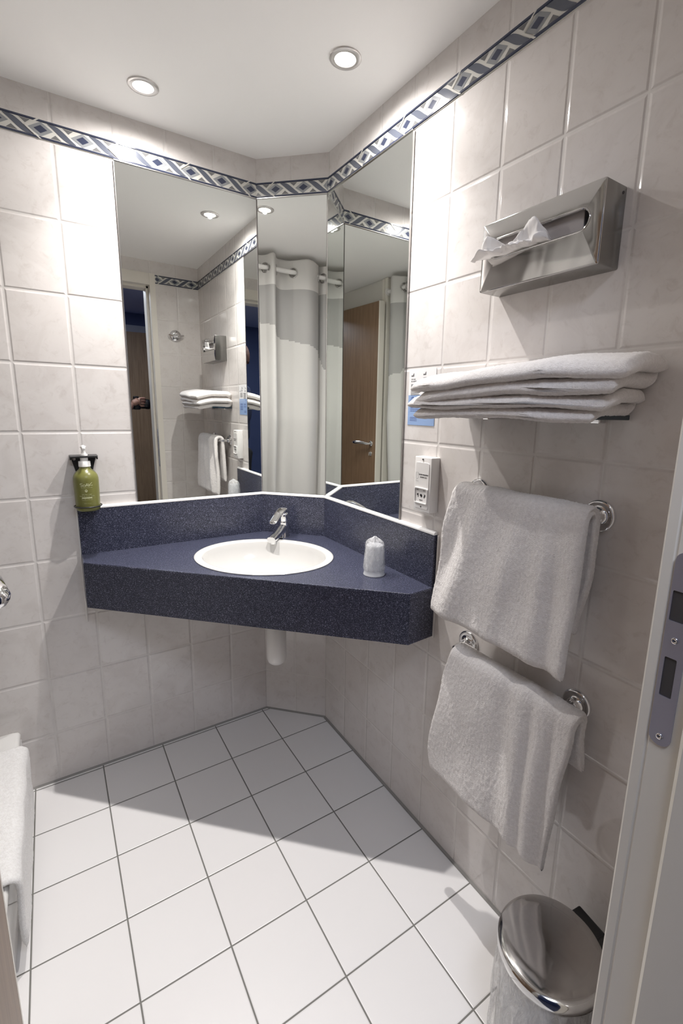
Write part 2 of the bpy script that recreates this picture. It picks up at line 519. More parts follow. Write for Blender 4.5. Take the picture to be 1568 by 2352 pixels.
for z in (.013, .135, .222):
    bm = NB(); lathe(bm, [(0.0001, -.0020), (.0012, -.0020), (.0014, -.0030), (.0034, -.0032), (.0040, -.0018)], 16, 'x', (0, 0, z)); sc = link('screw', bm, M_CHROME, sp, smooth=True)
    bm = bmesh.new(); lathe(bm, [(.0001, -.0024), (.0013, -.0024), (.0013, -.002)], 8, 'x', (0, 0, z)); link('screw_socket', bm, M_DARK, sc)

LW_ = .585
leafM = Matrix.Translation((XH-.008, BW+.012, 0.004)) @ Matrix.Rotation(R(2.0), 4, 'Z')
leaf = empty('door_1', leafM, None, None); leaf['kind'] = 'structure'
bm = NB(); box(bm, -.04, 0, 0, LW_, 0, 1.948, .0015); link('leaf', bm, M_WOOD, leaf)
bm = NB(); box(bm, -.0405, .0006, LW_-.006, LW_+.004, 0, 1.948, .001); link('edge_band', bm, M_FRAME, leaf)
hn = link('lever_handle', tube(lathe(NB(), [(.0001, .008), (.014, .008), (.017, .006), (.018, 0)], 24, 'x', (0, LW_-.055, 1.035)),
    [(.004, LW_-.055, 1.035), (.026, LW_-.055, 1.035), (.034, LW_-.060, 1.036), (.040, LW_-.075, 1.037), (.050, LW_-.12, 1.041), (.053, LW_-.155, 1.040), (.0560, LW_-.175, 1.039), (.057, LW_-.188, 1.039), (.0575, LW_-.194, 1.039)], [.008, .008, .0085, .009, .0105, .0125, .0125, .0095, .003]), M_CHROME, leaf, smooth=True, angle=50)
link('thumb_turn', box(lathe(NB(), [(.0001, .008), (.012, .008), (.015, .006), (.016, 0)], 24, 'x', (0, LW_-.055, .965)), .006, .020, LW_-.058, LW_-.052, .953, .977, .002), M_CHROME, leaf, smooth=True, angle=40)

# partition between the door and the tub, with a tall post that carries the curtain rod
bm = NB(); box(bm, -.915, -.875, BW, -.945, 0, ZC-.002)
tag(link('wall_partition', bm, M_PANEL), kind='structure')
bm = NB(); box(bm, -.925, -.862, -.945, -.885, 0, ZC-.001, .008, 3); box(bm, -.921, -.858, -.912, -.909, .01, ZC-.006)
tag(link('trim_6', bm, M_FRAME), kind='structure')

# ------------------------------------------------------------------ tub
TX, TZ, TY0 = -.838, .224, -1.43
tub = empty('bathtub', Matrix.Translation((-1.2, -.72, 0)), 'white enamel bathtub with rounded rim at the lower left behind the bath mat', 'bathtub')
bm = NB()
def rr(x0, x1, y0, y1, r, z, n=6):
    L = []
    for cx_, cy_, a0 in ((x1-r, y1-r, 0), (x0+r, y1-r, PI/2), (x0+r, y0+r, PI), (x1-r, y0+r, 1.5*PI)):
        for i in range(n+1):
            a = a0+PI/2*i/n; L.append(Vector((cx_+r*math.cos(a)+1.2, cy_+r*math.sin(a)+.72, z)))
    return L
rings = [rr(XW, TX-.014, TY0, -.002, .004, TZ-.045), rr(XW, TX-.001, TY0, -.001, .004, TZ-.020), rr(XW, TX, TY0, -.001, .006, TZ-.010),
         rr(XW, TX-.004, TY0, -.001, .010, TZ-.001), rr(XW, TX-.012, TY0, -.002, .014, TZ+.001), rr(XW+.05, TX-.065, TY0+.06, -.055, .06, TZ-.003),
         rr(XW+.055, TX-.075, TY0+.07, -.065, .07, TZ-.012), rr(XW+.08, TX-.10, TY0+.12, -.10, .09, .06), rr(XW+.12, TX-.15, TY0+.2, -.16, .08, .045)]
ring_loft(bm, rings, cap0=False, cap1=True)
link('basin_shell', bm, M_ENAMEL, tub, smooth=True, angle=60)
bm = NB(); box(bm, TX-.030+1.2, TX-.007+1.2, TY0+.72, -.004+.72, 0, TZ-.018, .003); link('side_panel', bm, M_ENAMEL, tub)
bm = NB(); prism(bm, [(TX-.008+1.2, .718), (TX-.0005+1.2, .718), (TX-.008+1.2, .711)], .002, TZ-.03); link('sealant_bead', bm, M_SEALW, tub)

# bath mat over the tub rim
def sweep_sheet(path, s_of, th, nrm_sign=1, ns=60, fold=None, edge_r=6, groove=0., jitter=0., seed=1, th_of=None):
    """thick cloth: path = list of 2D points (a,b); cross-section is a rounded slab from s0 to s1. returns rings in (s,a,b)"""
    rnd = random.Random(seed); sgn_g = 1
    P = [Vector((a, b)) for a, b in path]; n = len(P); rings = []
    for i, p in enumerate(P):
        tg = (P[min(i+1, n-1)]-P[max(i-1, 0)]).normalized(); nr = Vector((tg.y, -tg.x))*nrm_sign
        q = i/(n-1)
        s0, s1 = s_of(q)
        dcap = min(i, n-1-i)
        kk = [.25, .62, .86, .97]
        tt = th*(kk[dcap] if dcap < 4 else 1.)*(th_of(q) if th_of else 1.)
        top, bot = [], []
        for j in range(ns+1):
            f = j/ns; s_ = s0+(s1-s0)*f
            de = min(s_-s0, s1-s_); rr_ = tt*.5
            prof = math.sqrt(max(0, 1-(1-min(1, de/rr_))**2)) if rr_ > 0 else 1
            prof = max(prof, .12)
            dsp = fold(s_, q) if fold else 0.
            ja = rnd.uniform(-jitter, jitter); jb = rnd.uniform(-jitter, jitter)
            c = p+nr*dsp
            top.append((s_, c.x+nr.x*(tt*.5*prof+ja), c.y+nr.y*(tt*.5*prof+ja)))
            bot.append((s_, c.x-nr.x*(tt*.5*prof+jb), c.y-nr.y*(tt*.5*prof+jb)))
        if groove:
            top[ns] = (top[ns][0]-groove*sgn_g,)+top[ns][1:]; bot[ns] = (bot[ns][0]-groove*sgn_g,)+bot[ns][1:]
        rings.append(top+bot[::-1])
    return rings
def resample(pts, step):
    P = [Vector(p) for p in pts]; out = [P[0]]
    for a, b in zip(P[:-1], P[1:]):
        L = (b-a).length; k = max(1, int(round(L/step)))
        for i in range(1, k+1): out.append(a+(b-a)*i/k)
    for _ in range(2):
        out = [out[0]]+[(out[i-1]+out[i]*2+out[i+1])/4 for i in range(1, len(out)-1)]+[out[-1]]
    return [(p.x, p.y) for p in out]

mp_ = resample([(-.93, TZ+.012), (-.85, TZ+.013), (TX+.004, TZ+.012), (TX+.016, TZ+.002), (TX+.017, TZ-.03), (TX+.016, .12), (TX+.019, .055)], .004)
rg = sweep_sheet(mp_, lambda q: (-.60-.004*math.sin(q*9), -.108), .013, 1, 110, lambda s_, q: .0015*math.sin(s_*40+q*7), jitter=.0006)
bm = NB(); ring_loft(bm, [[(a, s_, b) for s_, a, b in r] for r in rg])
matt = tag(link('bath_mat', bm, M_MAT, smooth=True), 'white terry bath mat hanging over the bathtub rim', 'bath mat')

# ------------------------------------------------------------------ shower curtain and rod
rod = empty('curtain_rod', Matrix.Translation((-.868, -.44, 2.010)), 'white curtain rod between the left wall and the tall post', 'curtain rod')
bm = NB(); tube(bm, [(0, -.444, 0), (0, .438, 0)], .0125, 16); link('rod', bm, M_WHITE, rod, smooth=True, angle=50)
for y in (-.441, .430):
    bm = NB(); lathe(bm, [(.0001, y-.003), (.022, y-.003), (.022, y+.006), (.014, y+.010)], 20, 'y'); link('end_socket', bm, M_WHITE, rod, smooth=True, angle=40)
CY0, CY1 = -.30, -.845
nodes_y = [-.362, -.425, -.527, -.685, -.715]
def lerpc(pts, x):
    for (a, b), (c, d_) in zip(pts[:-1], pts[1:]):
        if x <= c: return b+(d_-b)*(x-a)/(c-a)
    return pts[-1][1]
PH = [(-.846, 6.5), (-.78, 6), (-.715, 5.5), (-.70, 5), (-.685, 4.5), (-.605, 4), (-.527, 3.5), (-.475, 3), (-.425, 2.5), (-.395, 2), (-.362, 1.5), (-.299, 1)]
def curt_x(y, z):
    ph = lerpc(PH, y)
    A = .046*(1-.25*max(0, 2.0-z)/2)
    return -.868 - .075*max(0, 1.2-z) + A*math.cos(ph*PI)*(1 if z > 1.0 else 1) + .006*math.sin(z*3.1+y*9)*max(0, 2.0-z)
bm = NB(); NY, NZ = 200, 230; V = []
zb, zt = .30, 2.076
rings_ = []
for j in range(NZ+1):
    z = zb+(zt-zb)*j/NZ; row = []
    for i in range(NY+1):
        y = CY0+(CY1-CY0)*i/NY
        zz = z+(.004*math.cos(lerpc(PH, y)*2*PI) if j == NZ else 0)
        row.append(bm.verts.new((curt_x(y, z), y, zz)))
    V.append(row)
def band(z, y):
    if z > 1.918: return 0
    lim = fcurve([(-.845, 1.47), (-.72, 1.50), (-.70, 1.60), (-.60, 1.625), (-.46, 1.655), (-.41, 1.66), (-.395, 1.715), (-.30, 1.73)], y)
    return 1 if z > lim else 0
for j in range(NZ):
    for i in range(NY):
        y = CY0+(CY1-CY0)*(i+.5)/NY; z = zb+(zt-zb)*(j+.5)/NZ
        if any(abs(y-q) < .017 and ((y-q)*(3 if q < -.68 or q == -.425 else 1.25))**2+(z-2.008)**2 < .0215**2 for q in nodes_y): continue
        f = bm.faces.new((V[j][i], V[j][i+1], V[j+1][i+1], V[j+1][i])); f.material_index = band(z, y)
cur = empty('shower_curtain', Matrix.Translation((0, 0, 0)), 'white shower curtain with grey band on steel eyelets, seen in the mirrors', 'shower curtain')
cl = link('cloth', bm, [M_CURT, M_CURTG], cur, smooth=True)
sd = cl.modifiers.new('thickness', 'SOLIDIFY'); sd.thickness = .0012
for q in nodes_y:
    bm = NB(); torus(bm, (0, 0, 0), .0245, .0035, 'x', 28, 8)
    dy = .01; dx = curt_x(q+dy, 2.0)-curt_x(q-dy, 2.0)
    ang = math.atan2(-dx, 2*dy)
    link('eyelet', bm, M_STEEL, cur, Matrix.Translation((curt_x(q, 2.008), q, 2.008)) @ Matrix.Rotation(ang, 4, 'Z'), smooth=True)

# ------------------------------------------------------------------ mirrors
MZ0, MZ1 = .9445, 1.9745
def mirror(name, F, u0, u1, label, edge_sides=(1, 1)):
    o = empty(name, at(F, (u0+u1)/2, MZ0, 0), label, 'mirror'); hw = (u1-u0)/2; H = MZ1-MZ0
    bm = NB(); box(bm, -hw, hw, 0, H, .0008, .0054)
    for f in bm.faces: f.material_index = 1
    bm.faces.ensure_lookup_table()
    for f in bm.faces:
        f.normal_update()
        if f.normal.z > .9: f.material_index = 0
    link('glass', bm, [M_MIRROR, M_MEDGE], o)
    bm = NB(); box(bm, -hw, hw, H, H+.0035, 0, .0085, .0006)
    link('top_channel', bm, M_STEELB, o)
    for s_, on in ((-1, edge_sides[0]), (1, edge_sides[1])):
        if on:
            bm = NB(); box(bm, s_*hw-.0012+(.0004 if s_ < 0 else -.0004), s_*hw+.0012, 0, H, 0, .0062)
            link('side_bead', bm, M_STEELB, o)
    return o
mirror('wall_mirror', FL, -.446, -.0045, 'tall mirror on the left wall above the counter, reflecting the doorway', (1, 0))
mirror('wall_mirror', FD, .0045, DL-.0045, 'narrow mirror across the cut corner, reflecting the shower curtain', (0, 0))
mirror('wall_mirror', FR, .0045, .452, 'mirror on the right wall beside the white shaver socket', (0, 1))

# ------------------------------------------------------------------ vanity
CZ, CB = .786, .640
vt = empty('vanity_counter', Matrix.Translation((0, 0, CZ)), 'navy speckled corner counter with backsplash under the three mirrors', 'vanity counter')
P0 = [(-.622, -.0005), (-.622, -.103), (.086, -.810), (D-.0005, -.804), (D-.0005, -E), (.0002, -.0005)]
SC, SA, SB = (-.120, -.310), .229, .186
fdir = Vector((.7071, -.7071)); ndir = Vector((.7071, .7071))
def ell(a, b, n=72):
    return [(SC[0]+fdir.x*a*math.cos(2*PI*i/n)+ndir.x*b*math.sin(2*PI*i/n), SC[1]+fdir.y*a*math.cos(2*PI*i/n)+ndir.y*b*math.sin(2*PI*i/n)) for i in range(n)]
bm = NB()
flat_with_holes(bm, P0, [ell(SA-.008, SB-.008)], lambda a, b: (a, b, 0), .028, (0, 0, -1))
link('worktop', bm, M_LAM, vt)
# apron: three facets with eased top edge
def apron_poly(off): # inner offset polygon along front chain
    return None
chain = [(-.622, -.0005), (-.622, -.103), (.086, -.810), (D-.0005, -.804)]
inner = [(-.602, -.0005), (-.602, -.095), (.078, -.784), (D-.0005, -.782)]
bm = NB(); rings = []
for (ox, oy), (ix, iy) in zip(chain, inner):
    o_ = Vector((ox, oy, 0)); i_ = Vector((ix, iy, 0)); dr = (o_-i_).normalized()
    rings.append([o_+dr*.0022+Vector((0, 0, -.003)), o_+dr*.0010+Vector((0, 0, .0006)), o_-dr*.002+Vector((0, 0, .0012)), i_+Vector((0, 0, -.029)), i_+Vector((0, 0, CB-CZ)), o_+dr*.0022+Vector((0, 0, CB-CZ))])
rings[0] = [Vector((p.x, -.0005, p.z)) for p in rings[0]]; rings[-1] = [Vector((D-.0005, p.y, p.z)) for p in rings[-1]]
ring_loft(bm, rings); link('apron', bm, M_LAM, vt)
SH = .935-CZ
def splash(F, u0, u1, m0, m1, nm='backsplash'):
    """m0/m1: mitre amounts at front face"""
    bm = NB(); t_ = .0125
    poly = [(u0, 0.0003), (u1, .0003), (u1-m1, t_), (u0+m0, t_)]
    ring_loft(bm, [[(a, 0.0004, c) for a, c in poly], [(a, SH-.002, c) for a, c in poly], [(a, SH, c if c < .005 else c-.002) for a, c in poly]])
    o = link(nm, bm, M_LAM, vt); o.matrix_basis = Matrix.Translation((0, 0, -CZ)) @ F @ Matrix.Translation((0, CZ, 0))
    bm = NB(); q = [(u0, .0003), (u1, .0003), (u1-m1*1.05, t_+.0008), (u0+m0*1.05, t_+.0008)]
    q2 = [(u0, .0003), (u1, .0003), (u1-m1, t_-.003), (u0+m0, t_-.003)]
    ring_loft(bm, [[(a, SH+.0002, c) for a, c in q], [(a, SH+.0045, c) for a, c in q], [(a, SH+.0085, c) for a, c in q2]])
    o = link('edge_strip', bm, M_CAP, vt); o['label'] = 'white edge strip along the top of the backsplash'
    o.matrix_basis = Matrix.Translation((0, 0, -CZ)) @ F @ Matrix.Translation((0, CZ, 0))
mt = .0125*math.tan(R(22.5))
splash(FL, -.622, 0, 0, mt); splash(FD, 0, DL, mt, mt); splash(FR, 0, .6165, mt, 0)
bm = NB(); box(bm, -.6275, -.6225, -.0045, -.0002, -.235, SH, .001); link('sealant_bead', bm, M_SEALW, vt)
bm = NB(); box(bm, D-.0045, D-.0002, -.8115, -.8065, CB-CZ-.004, SH, .001); link('sealant_bead', bm, M_SEALW, vt)

# washbasin
wb = empty('washbasin', Matrix.Translation((SC[0], SC[1], CZ)), 'white oval washbasin set into the navy counter', 'washbasin')
def er(da, z):
    return [Vector((x-SC[0], y-SC[1], z)) for x, y in ell(SA+da, SB+da)]
bm = NB()
pr = [(-.010, -.002), (.0, .0004), (.0005, .0030), (-.002, .0048), (-.006, .0054), (-.020, .0050), (-.0235, .0035), (-.026, -.001), (-.030, -.018), (-.042, -.050), (-.065, -.085), (-.095, -.107), (-.130, -.117), (-.160, -.120)]
ring_loft(bm, [er(a, b) for a, b in pr], cap0=False, cap1=True)
bo = link('bowl', bm, mat('basin_enamel', (.57, .56, .54), .14), wb, smooth=True, angle=50)
sd = bo.modifiers.new('thickness', 'SOLIDIFY'); sd.thickness = .004; sd.offset = -1
bm = NB(); lathe(bm, [(.022, -.1195), (.022, -.117), (.019, -.116), (.0001, -.1175)], 28); link('drain', bm, M_CHROME, wb, smooth=True, angle=40)
# waste pipe under the basin
wp = empty('waste_pipe', Matrix.Translation((-.082, -.31, .388)), 'white plastic waste pipe hanging below the counter', 'pipe')
bm = NB(); lathe(bm, [(.0001, 0), (.012, .0008), (.022, .004), (.029, .010), (.0325, .020), (.0335, .032), (.0335, .26)], 36); link('trap_cover', bm, M_WHITE, wp, smooth=True)

# faucet
fa = empty('faucet', Matrix.Translation((.030, -.128, CZ)) @ Matrix.Rotation(R(225-6), 4, 'Z') @ Matrix.Scale(1.10, 4), 'small chrome mixer faucet behind the washbasin', 'faucet')
bm = NB()
rings = []
for z, rx, ry, ox in ((0, .0225, .0215, 0), (.004, .0232, .022, 0), (.007, .0215, .0205, 0), (.02, .0185, .0185, -.001), (.035, .0165, .0175, -.003), (.048, .0165, .0175, -.004), (.052, .0175, .0185, -.004), (.056, .0165, .0175, -.004)):
    rings.append([Vector((ox+rx*math.cos(2*PI*i/28), ry*math.sin(2*PI*i/28), z)) for i in range(28)])
ring_loft(bm, rings)
link('body', bm, M_CHROME, fa, smooth=True, angle=50)
bm = NB(); rings = []
for x, z, w_, h_ in ((.000, .034, .015, .018), (.022, .028, .0150, .015), (.042, .022, .0150, .012), (.062, .017, .0150, .0115), (.078, .0135, .0155, .011), (.088, .0115, .015, .0095)):
    rings.append([Vector((x, w_*math.copysign(abs(math.cos(2*PI*i/20))**.7, math.cos(2*PI*i/20)), z+h_*math.copysign(abs(math.sin(2*PI*i/20))**.8, math.sin(2*PI*i/20)))) for i in range(20)])
ring_loft(bm, rings)
link('spout', bm, M_CHROME, fa, smooth=True, angle=60)
bm = NB(); lathe(bm, [(.0085, -.004), (.0095, -.004), (.0095, .008), (.0001, .008)], 20, 'z', (.074, 0, 0)); link('aerator', bm, M_CHROME, fa, smooth=True, angle=40)
bm = NB(); lathe(bm, [(.0155, .054), (.0165, .062), (.0180, .074), (.0165, .084), (.010, .090)], 28, 'z', (-.005, 0, 0)); link('cartridge_dome', bm, M_CHROME, fa, smooth=True, angle=50)
bm = NB(); rings = []
for x, z, w_, h_ in ((-.026, .089, .008, .004), (-.020, .094, .015, .006), (-.004, .0985, .0175, .0065), (.012, .0975, .0165, .006), (.035, .089, .0145, .005), (.058, .077, .014, .0042), (.073, .068, .0135, .0036), (.078, .0655, .010, .002)):
    rings.append([Vector((x, w_*math.copysign(abs(math.cos(2*PI*i/20))**.6, math.cos(2*PI*i/20)), z+h_*math.sin(2*PI*i/20))) for i in range(20)])
ring_loft(bm, rings); link('lever', bm, M_CHROME, fa, smooth=True, angle=60)
bm = NB(); tube(bm, [(-.026, .0, .0), (-.026, 0, .032)], .0016, 8); lathe(bm, [(.0001, .030), (.004, .031), (.0045, .036), (.0035, .041), (.0001, .042)], 14, 'z', (-.026, 0, 0)); link('pop_up_rod', bm, M_CHROME, fa, smooth=True, angle=40)

# wrapped cup upside down on the counter
cp = empty('wrapped_cup', Matrix.Translation((.0935, -.6345, CZ)), 'upturned plastic cup wrapped in clear film on the right of the counter', 'cup')
bm = NB(); lathe(bm, [(.0318, .0005), (.0325, .0012), (.0325, .003), (.0312, .0045), (.0298, .018), (.0262, .088), (.0245, .0905), (.0001, .0905)], 40, cap0=False)
c = link('cup', bm, M_CUP, cp, smooth=True, angle=50); sd = c.modifiers.new('thickness', 'SOLIDIFY'); sd.thickness = .0008; sd.offset = -1
bm = NB(); rings = []
for k, (r, z) in enumerate([(.0325, .017), (.0330, .019), (.0322, .028), (.0312, .045), (.0300, .062), (.0290, .078), (.0282, .090), (.0262, .098), (.0215, .104), (.0140, .109), (.0070, .1125), (.0022, .1165)]):
    ring = []
    for i in range(72):
        a = 2*PI*i/72
        nn = noise.noise(Vector((math.cos(a)*2.2, math.sin(a)*2.2, z*45)))*.0022+noise.noise(Vector((math.cos(a)*6, math.sin(a)*6, z*90)))*.0011
        if k < 2: nn *= .1
        r2_ = (r+nn)*(1+.10*math.sin(a*7+z*60)*(max(0, z-.09)/.03))
        ring.append(Vector((r2_*math.cos(a), r2_*math.sin(a), z+nn*.8)))
    rings.append(ring)
ring_loft(bm, rings, cap0=False); link('film_wrap', bm, M_WRAP, cp, smooth=True)

# ------------------------------------------------------------------ soap bottle and bracket
BU, BN_ = -.593, .043
br = empty('bottle_bracket', at(FL, BU, 1.02, 0), 'black wall bracket with a ring that carries the green bottle', 'bracket')
bm = NB()
prism(bm, [(-.036, .088), (.036, .088), (.022, .030), (-.022, .030)], .0005, .004)
link('back_plate', bm, M_BLACK, br)
bm = NB(); box(bm, -.036, .036, .0835, .0885, .0005, .060, .0015)
for s_ in (-1, 1): box(bm, s_*.036-.0015, s_*.036+.0015, .076, .0885, .0005, .045, .0007)
link('top_shelf', bm, M_BLACK, br)
bm = NB(); torus(bm, (0, -.068, BN_), .0372, .0022, 'y', 44, 10)
tube(bm, [(-.012, .032, .002), (-.012, -.055, .002), (-.014, -.067, .006)], .0018, 8); tube(bm, [(.012, .032, .002), (.012, -.055, .002), (.014, -.067, .006)], .0018, 8)
link('ring', bm, M_BLACK, br, smooth=True)
bm = NB(); lathe(bm, [(.0001, .0045), (.0022, .0052), (.0042, .0052), (.0048, .004)], 16, 'z', (-.025, .075, 0)); link('screw', bm, M_STEELB, br, smooth=True, angle=40)

bo = empty('soap_bottle', at(FL, BU, .938, BN_), 'olive green pump bottle of hand wash on the left wall', 'bottle')
bm = NB()
lathe(bm, [(.0001, 0), (.029, 0), (.0325, .0035), (.0335, .009), (.0345, .060), (.0350, .095), (.0345, .103), (.0325, .111), (.0280, .119), (.0215, .1255), (.0160, .1305), (.0148, .136), (.0148, .140)], 48, 'y')
link('body', bm, M_GREEN, bo, smooth=True)
bm = NB(); lathe(bm, [(.0150, .137), (.0165, .1375), (.0162, .153), (.0150, .1545), (.0001, .1545)], 40, 'y', cap0=False); link('collar', bm, M_PUMP, bo, smooth=True, angle=40)
bm = NB(); lathe(bm, [(.0001, .150), (.0105, .150), (.0105, .1745), (.0085, .1755), (.0062, .177), (.0050, .184), (.0062, .192), (.0080, .196), (.0082, .1995), (.0001, .2005)], 24, 'y')
tube(bm, [(0, .1965, 0), (0, .1972, .012), (0, .1960, .024), (0, .1925, .031)], [.0065, .0055, .0045, .0036], 12)
link('pump', bm, M_PUMP, bo, smooth=True, angle=50)
# printing wrapped on the bottle
bm = NB()
def strokes(bm, lines, w_, mi=0):
    for ln in lines:
        for (x0, y0), (x1, y1) in zip(ln[:-1], ln[1:]):
            d_ = Vector((x1-x0, y1-y0)); L = d_.length
            if L == 0: continue
            n_ = Vector((-d_.y, d_.x))/L*w_/2; e_ = d_/L*w_*.3; k = max(1, int(L/.002))
            A = Vector((x0, y0))-e_; B = Vector((x1, y1))+e_
            prev = None
            for i in range(k+1):
                p = A+(B-A)*i/k; a = bm.verts.new((p.x+n_.x, p.y+n_.y, 0)); b = bm.verts.new((p.x-n_.x, p.y-n_.y, 0))
                if prev: bm.faces.new((prev[0], a, b, prev[1])).material_index = mi
                prev = (a, b)
q = 1/1000
def sc_(L, ox, oy, s_): return [[(ox+x*s_, oy+y*s_) for x, y in ln] for ln in L]
LOGO = [[(9, 11), (5, 12.5), (1, 10.5), (1, 8.5), (8, 5), (9, 2.5), (6, .5), (2, 1)],
        [(15+4.2*math.cos(a*PI/6), 4+3.4*math.sin(a*PI/6)) for a in range(13)],
        [(20.5, .5), (23.5, 11.5), (27.5, .5)], [(21.5, 4.2), (26.5, 4.2)], [(28, 11.5), (31, 0)], [(30, 4.5), (41, 14.5)], [(30, 4.5), (43, 4.0)]]
strokes(bm, sc_(LOGO, -.0165, .0790, .00082), .0011)
add_text(bm, 'AUTHENTIC SKINCARE', .0030, .002, .0745, 0)
strokes(bm, [[(0, .0615), (.0035, .066), (0, .0705), (-.0035, .066), (0, .0615)], [(0, .0615), (.002, .069)], [(0, .0615), (-.002, .069)], [(-.003, .0635), (.003, .0635)]], .0009)
add_text(bm, 'parsley sage', .0050, .001, .0535, 0, sx=1.1)
add_text(bm, 'hand & body wash', .0052, .001, .0480, 0, sx=1.08)
strokes(bm, [[(-.0125, .0440), (.0135, .0440)]], .0030)
strokes(bm, [[(-.0135, .0420), (-.0135, .0375), (.0140, .0375), (.0140, .0420)], [(-.005, .042), (-.005, .0375)], [(.005, .042), (.005, .0375)]], .0003)
add_text(bm, '300 ml / 10.1 fl oz', .0026, .001, .0255, 0)
for v in bm.verts:
    rr2 = .0335+(.0350-.0335)*min(1, v.co.y/.095)+.0003; ang = v.co.x/rr2+R(-6)
    v.co = Vector((rr2*math.sin(ang), v.co.y, rr2*math.cos(ang)))
lt = link('lettering', bm, M_PRINT, bo); lt['label'] = 'pale green printed lettering'

# ------------------------------------------------------------------ tissue dispenser
td = empty('tissue_dispenser', at(FR, .9005, 1.515, 0), 'polished steel tissue box mounted on the right wall', 'tissue dispenser')
TW, TH, TD = .1315, .1325, .063
bm = NB()
def slot_loop(cx_, cy_, L, r, n=10):
    o_ = []
    for i in range(n+1): a = -PI/2+PI*i/n; o_.append((cx_+L/2-r+r*math.cos(a), cy_+r*math.sin(a)))
    for i in range(n+1): a = PI/2+PI*i/n; o_.append((cx_-L/2+r+r*math.cos(a), cy_+r*math.sin(a)))
    return o_
sl = slot_loop(.0, .078, .215, .0175)
out = rect_loop(-TW+.003, TW-.003, .003, TH-.003, .003, 2)
es = []
loops = []
for loop in (out, sl):
    vs = [bm.verts.new((a, b, TD)) for a, b in loop]; loops.append(vs)
    for i in range(len(vs)): es.append(bm.edges.new((vs[i], vs[(i+1) % len(vs)])))
bmesh.ops.triangle_fill(bm, edges=es, use_beauty=True)
prev = loops[0]
for off, z in ((.0012, TD-.0004), (.0025, TD-.0015), (.003, TD-.003), (.003, .0005)):
    nv = []
    for (a, b), v0 in zip(out, loops[0]):
        c_ = Vector((a, b-TH/2)); 
        sx_ = (TW-.003+off)/(TW-.003); sy_ = (TH/2-.003+off)/(TH/2-.003)
        nv.append(bm.verts.new((a*sx_, (b-TH/2)*sy_+TH/2, z)))
    for i in range(len(nv)):
        j = (i+1) % len(nv); bm.faces.new((prev[i], prev[j], nv[j], nv[i]))
    prev = nv
prev = loops[1]
for off, z in ((-.0008, TD-.0006), (-.0014, TD-.003)):
    L2 = slot_loop(.0, .078, .215+2*off, .0175+off)
    nv = [bm.verts.new((a, b, z)) for a, b in L2]
    for i in range(len(nv)):
        j = (i+1) % len(nv); bm.faces.new((prev[i], prev[j], nv[j], nv[i]))
    prev = nv
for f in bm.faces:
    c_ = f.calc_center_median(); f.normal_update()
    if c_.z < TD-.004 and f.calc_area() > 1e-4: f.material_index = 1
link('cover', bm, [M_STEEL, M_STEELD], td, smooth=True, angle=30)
bm = NB(); torus(bm, (0, 0, 0), 1, .1, 'z', 4, 4); bm.free()
bm = NB(); pts = [(a, b, TD+.0006) for a, b in slot_loop(.0, .078, .2175, .0187)]; tube(bm, pts+[pts[0]], .0011, 8, cap=False); link('slot_rim', bm, M_STEEL, td, smooth=True)
bm = NB(); box(bm, -TW+.006, TW-.006, .006, TH-.006, .002, .004); link('back_plate', bm, M_STEELB, td)
bm = NB(); lathe(bm, [(.0001, 0), (.0022, 0), (.0026, -.0008)], 14, 'x', (TW+.0008, TH-.012, .010)); link('lock', bm, M_DARK, td)
# the box of tissues within
tb = empty('tissue_box', at(FR, .893, 1.524, .005), 'grey carton of tissues seen through the slot of the steel dispenser', 'tissue carton')
bm = NB(); box(bm, -.115, .098, 0, .112, 0, .046, .001); M_CARTON = mat('grey_carton', (.42, .39, .38), .7); link('carton', bm, M_CARTON, tb)
# tissue pulled out of the slot
bm = NB(); rows = []
NU, NV = 70, 16
def tis(u, v):
    # u along slot (left to right), v across: from inside the slot outward
    x = -.114+u*.150
    lift = fcurve([(0, .014), (.12, .022), (.35, .024), (.58, .028), (.72, .038), (.85, .048), (.93, .036), (1, .008)], u)
    out_ = fcurve([(0, .030), (.1, .036), (.4, .022), (.65, .018), (.85, .022), (1, .004)], u)
    a = v*PI
    y = .064+lift*.5*(1-math.cos(a*.9))*.62-.006*math.sin(a)
    z = .046+(.020+out_)*math.sin(min(a, 2.3))
    if v > .75: y += (v-.75)*.05*(.5+math.sin(u*11))
    if u < .16: x -= .012*(1-u/.16)*math.sin(a); y -= .030*(1-u/.16)*max(0, v-.35); z += .006
    nn = noise.noise(Vector((u*7, v*3, 1.3)))*.009+noise.noise(Vector((u*18, v*6, 4)))*.005
    return Vector((x, y+nn*.8*math.sin(a*.8+.2), z+nn*.9*math.sin(a*.8+.2)))
for i in range(NU+1):
    rows.append([bm.verts.new(tis(i/NU, j/NV)) for j in range(NV+1)])
for i in range(NU):
    for j in range(NV): bm.faces.new((rows[i][j], rows[i+1][j], rows[i+1][j+1], rows[i][j+1]))
ts = tag(link('tissue', bm, M_TISSUE, smooth=True), 'crumpled white paper tissue hanging out of the steel dispenser', 'tissue'); ts.matrix_world = at(FR, .9005, 1.515, 0)
sd = ts.modifiers.new('thickness', 'SOLIDIFY'); sd.thickness = .0005

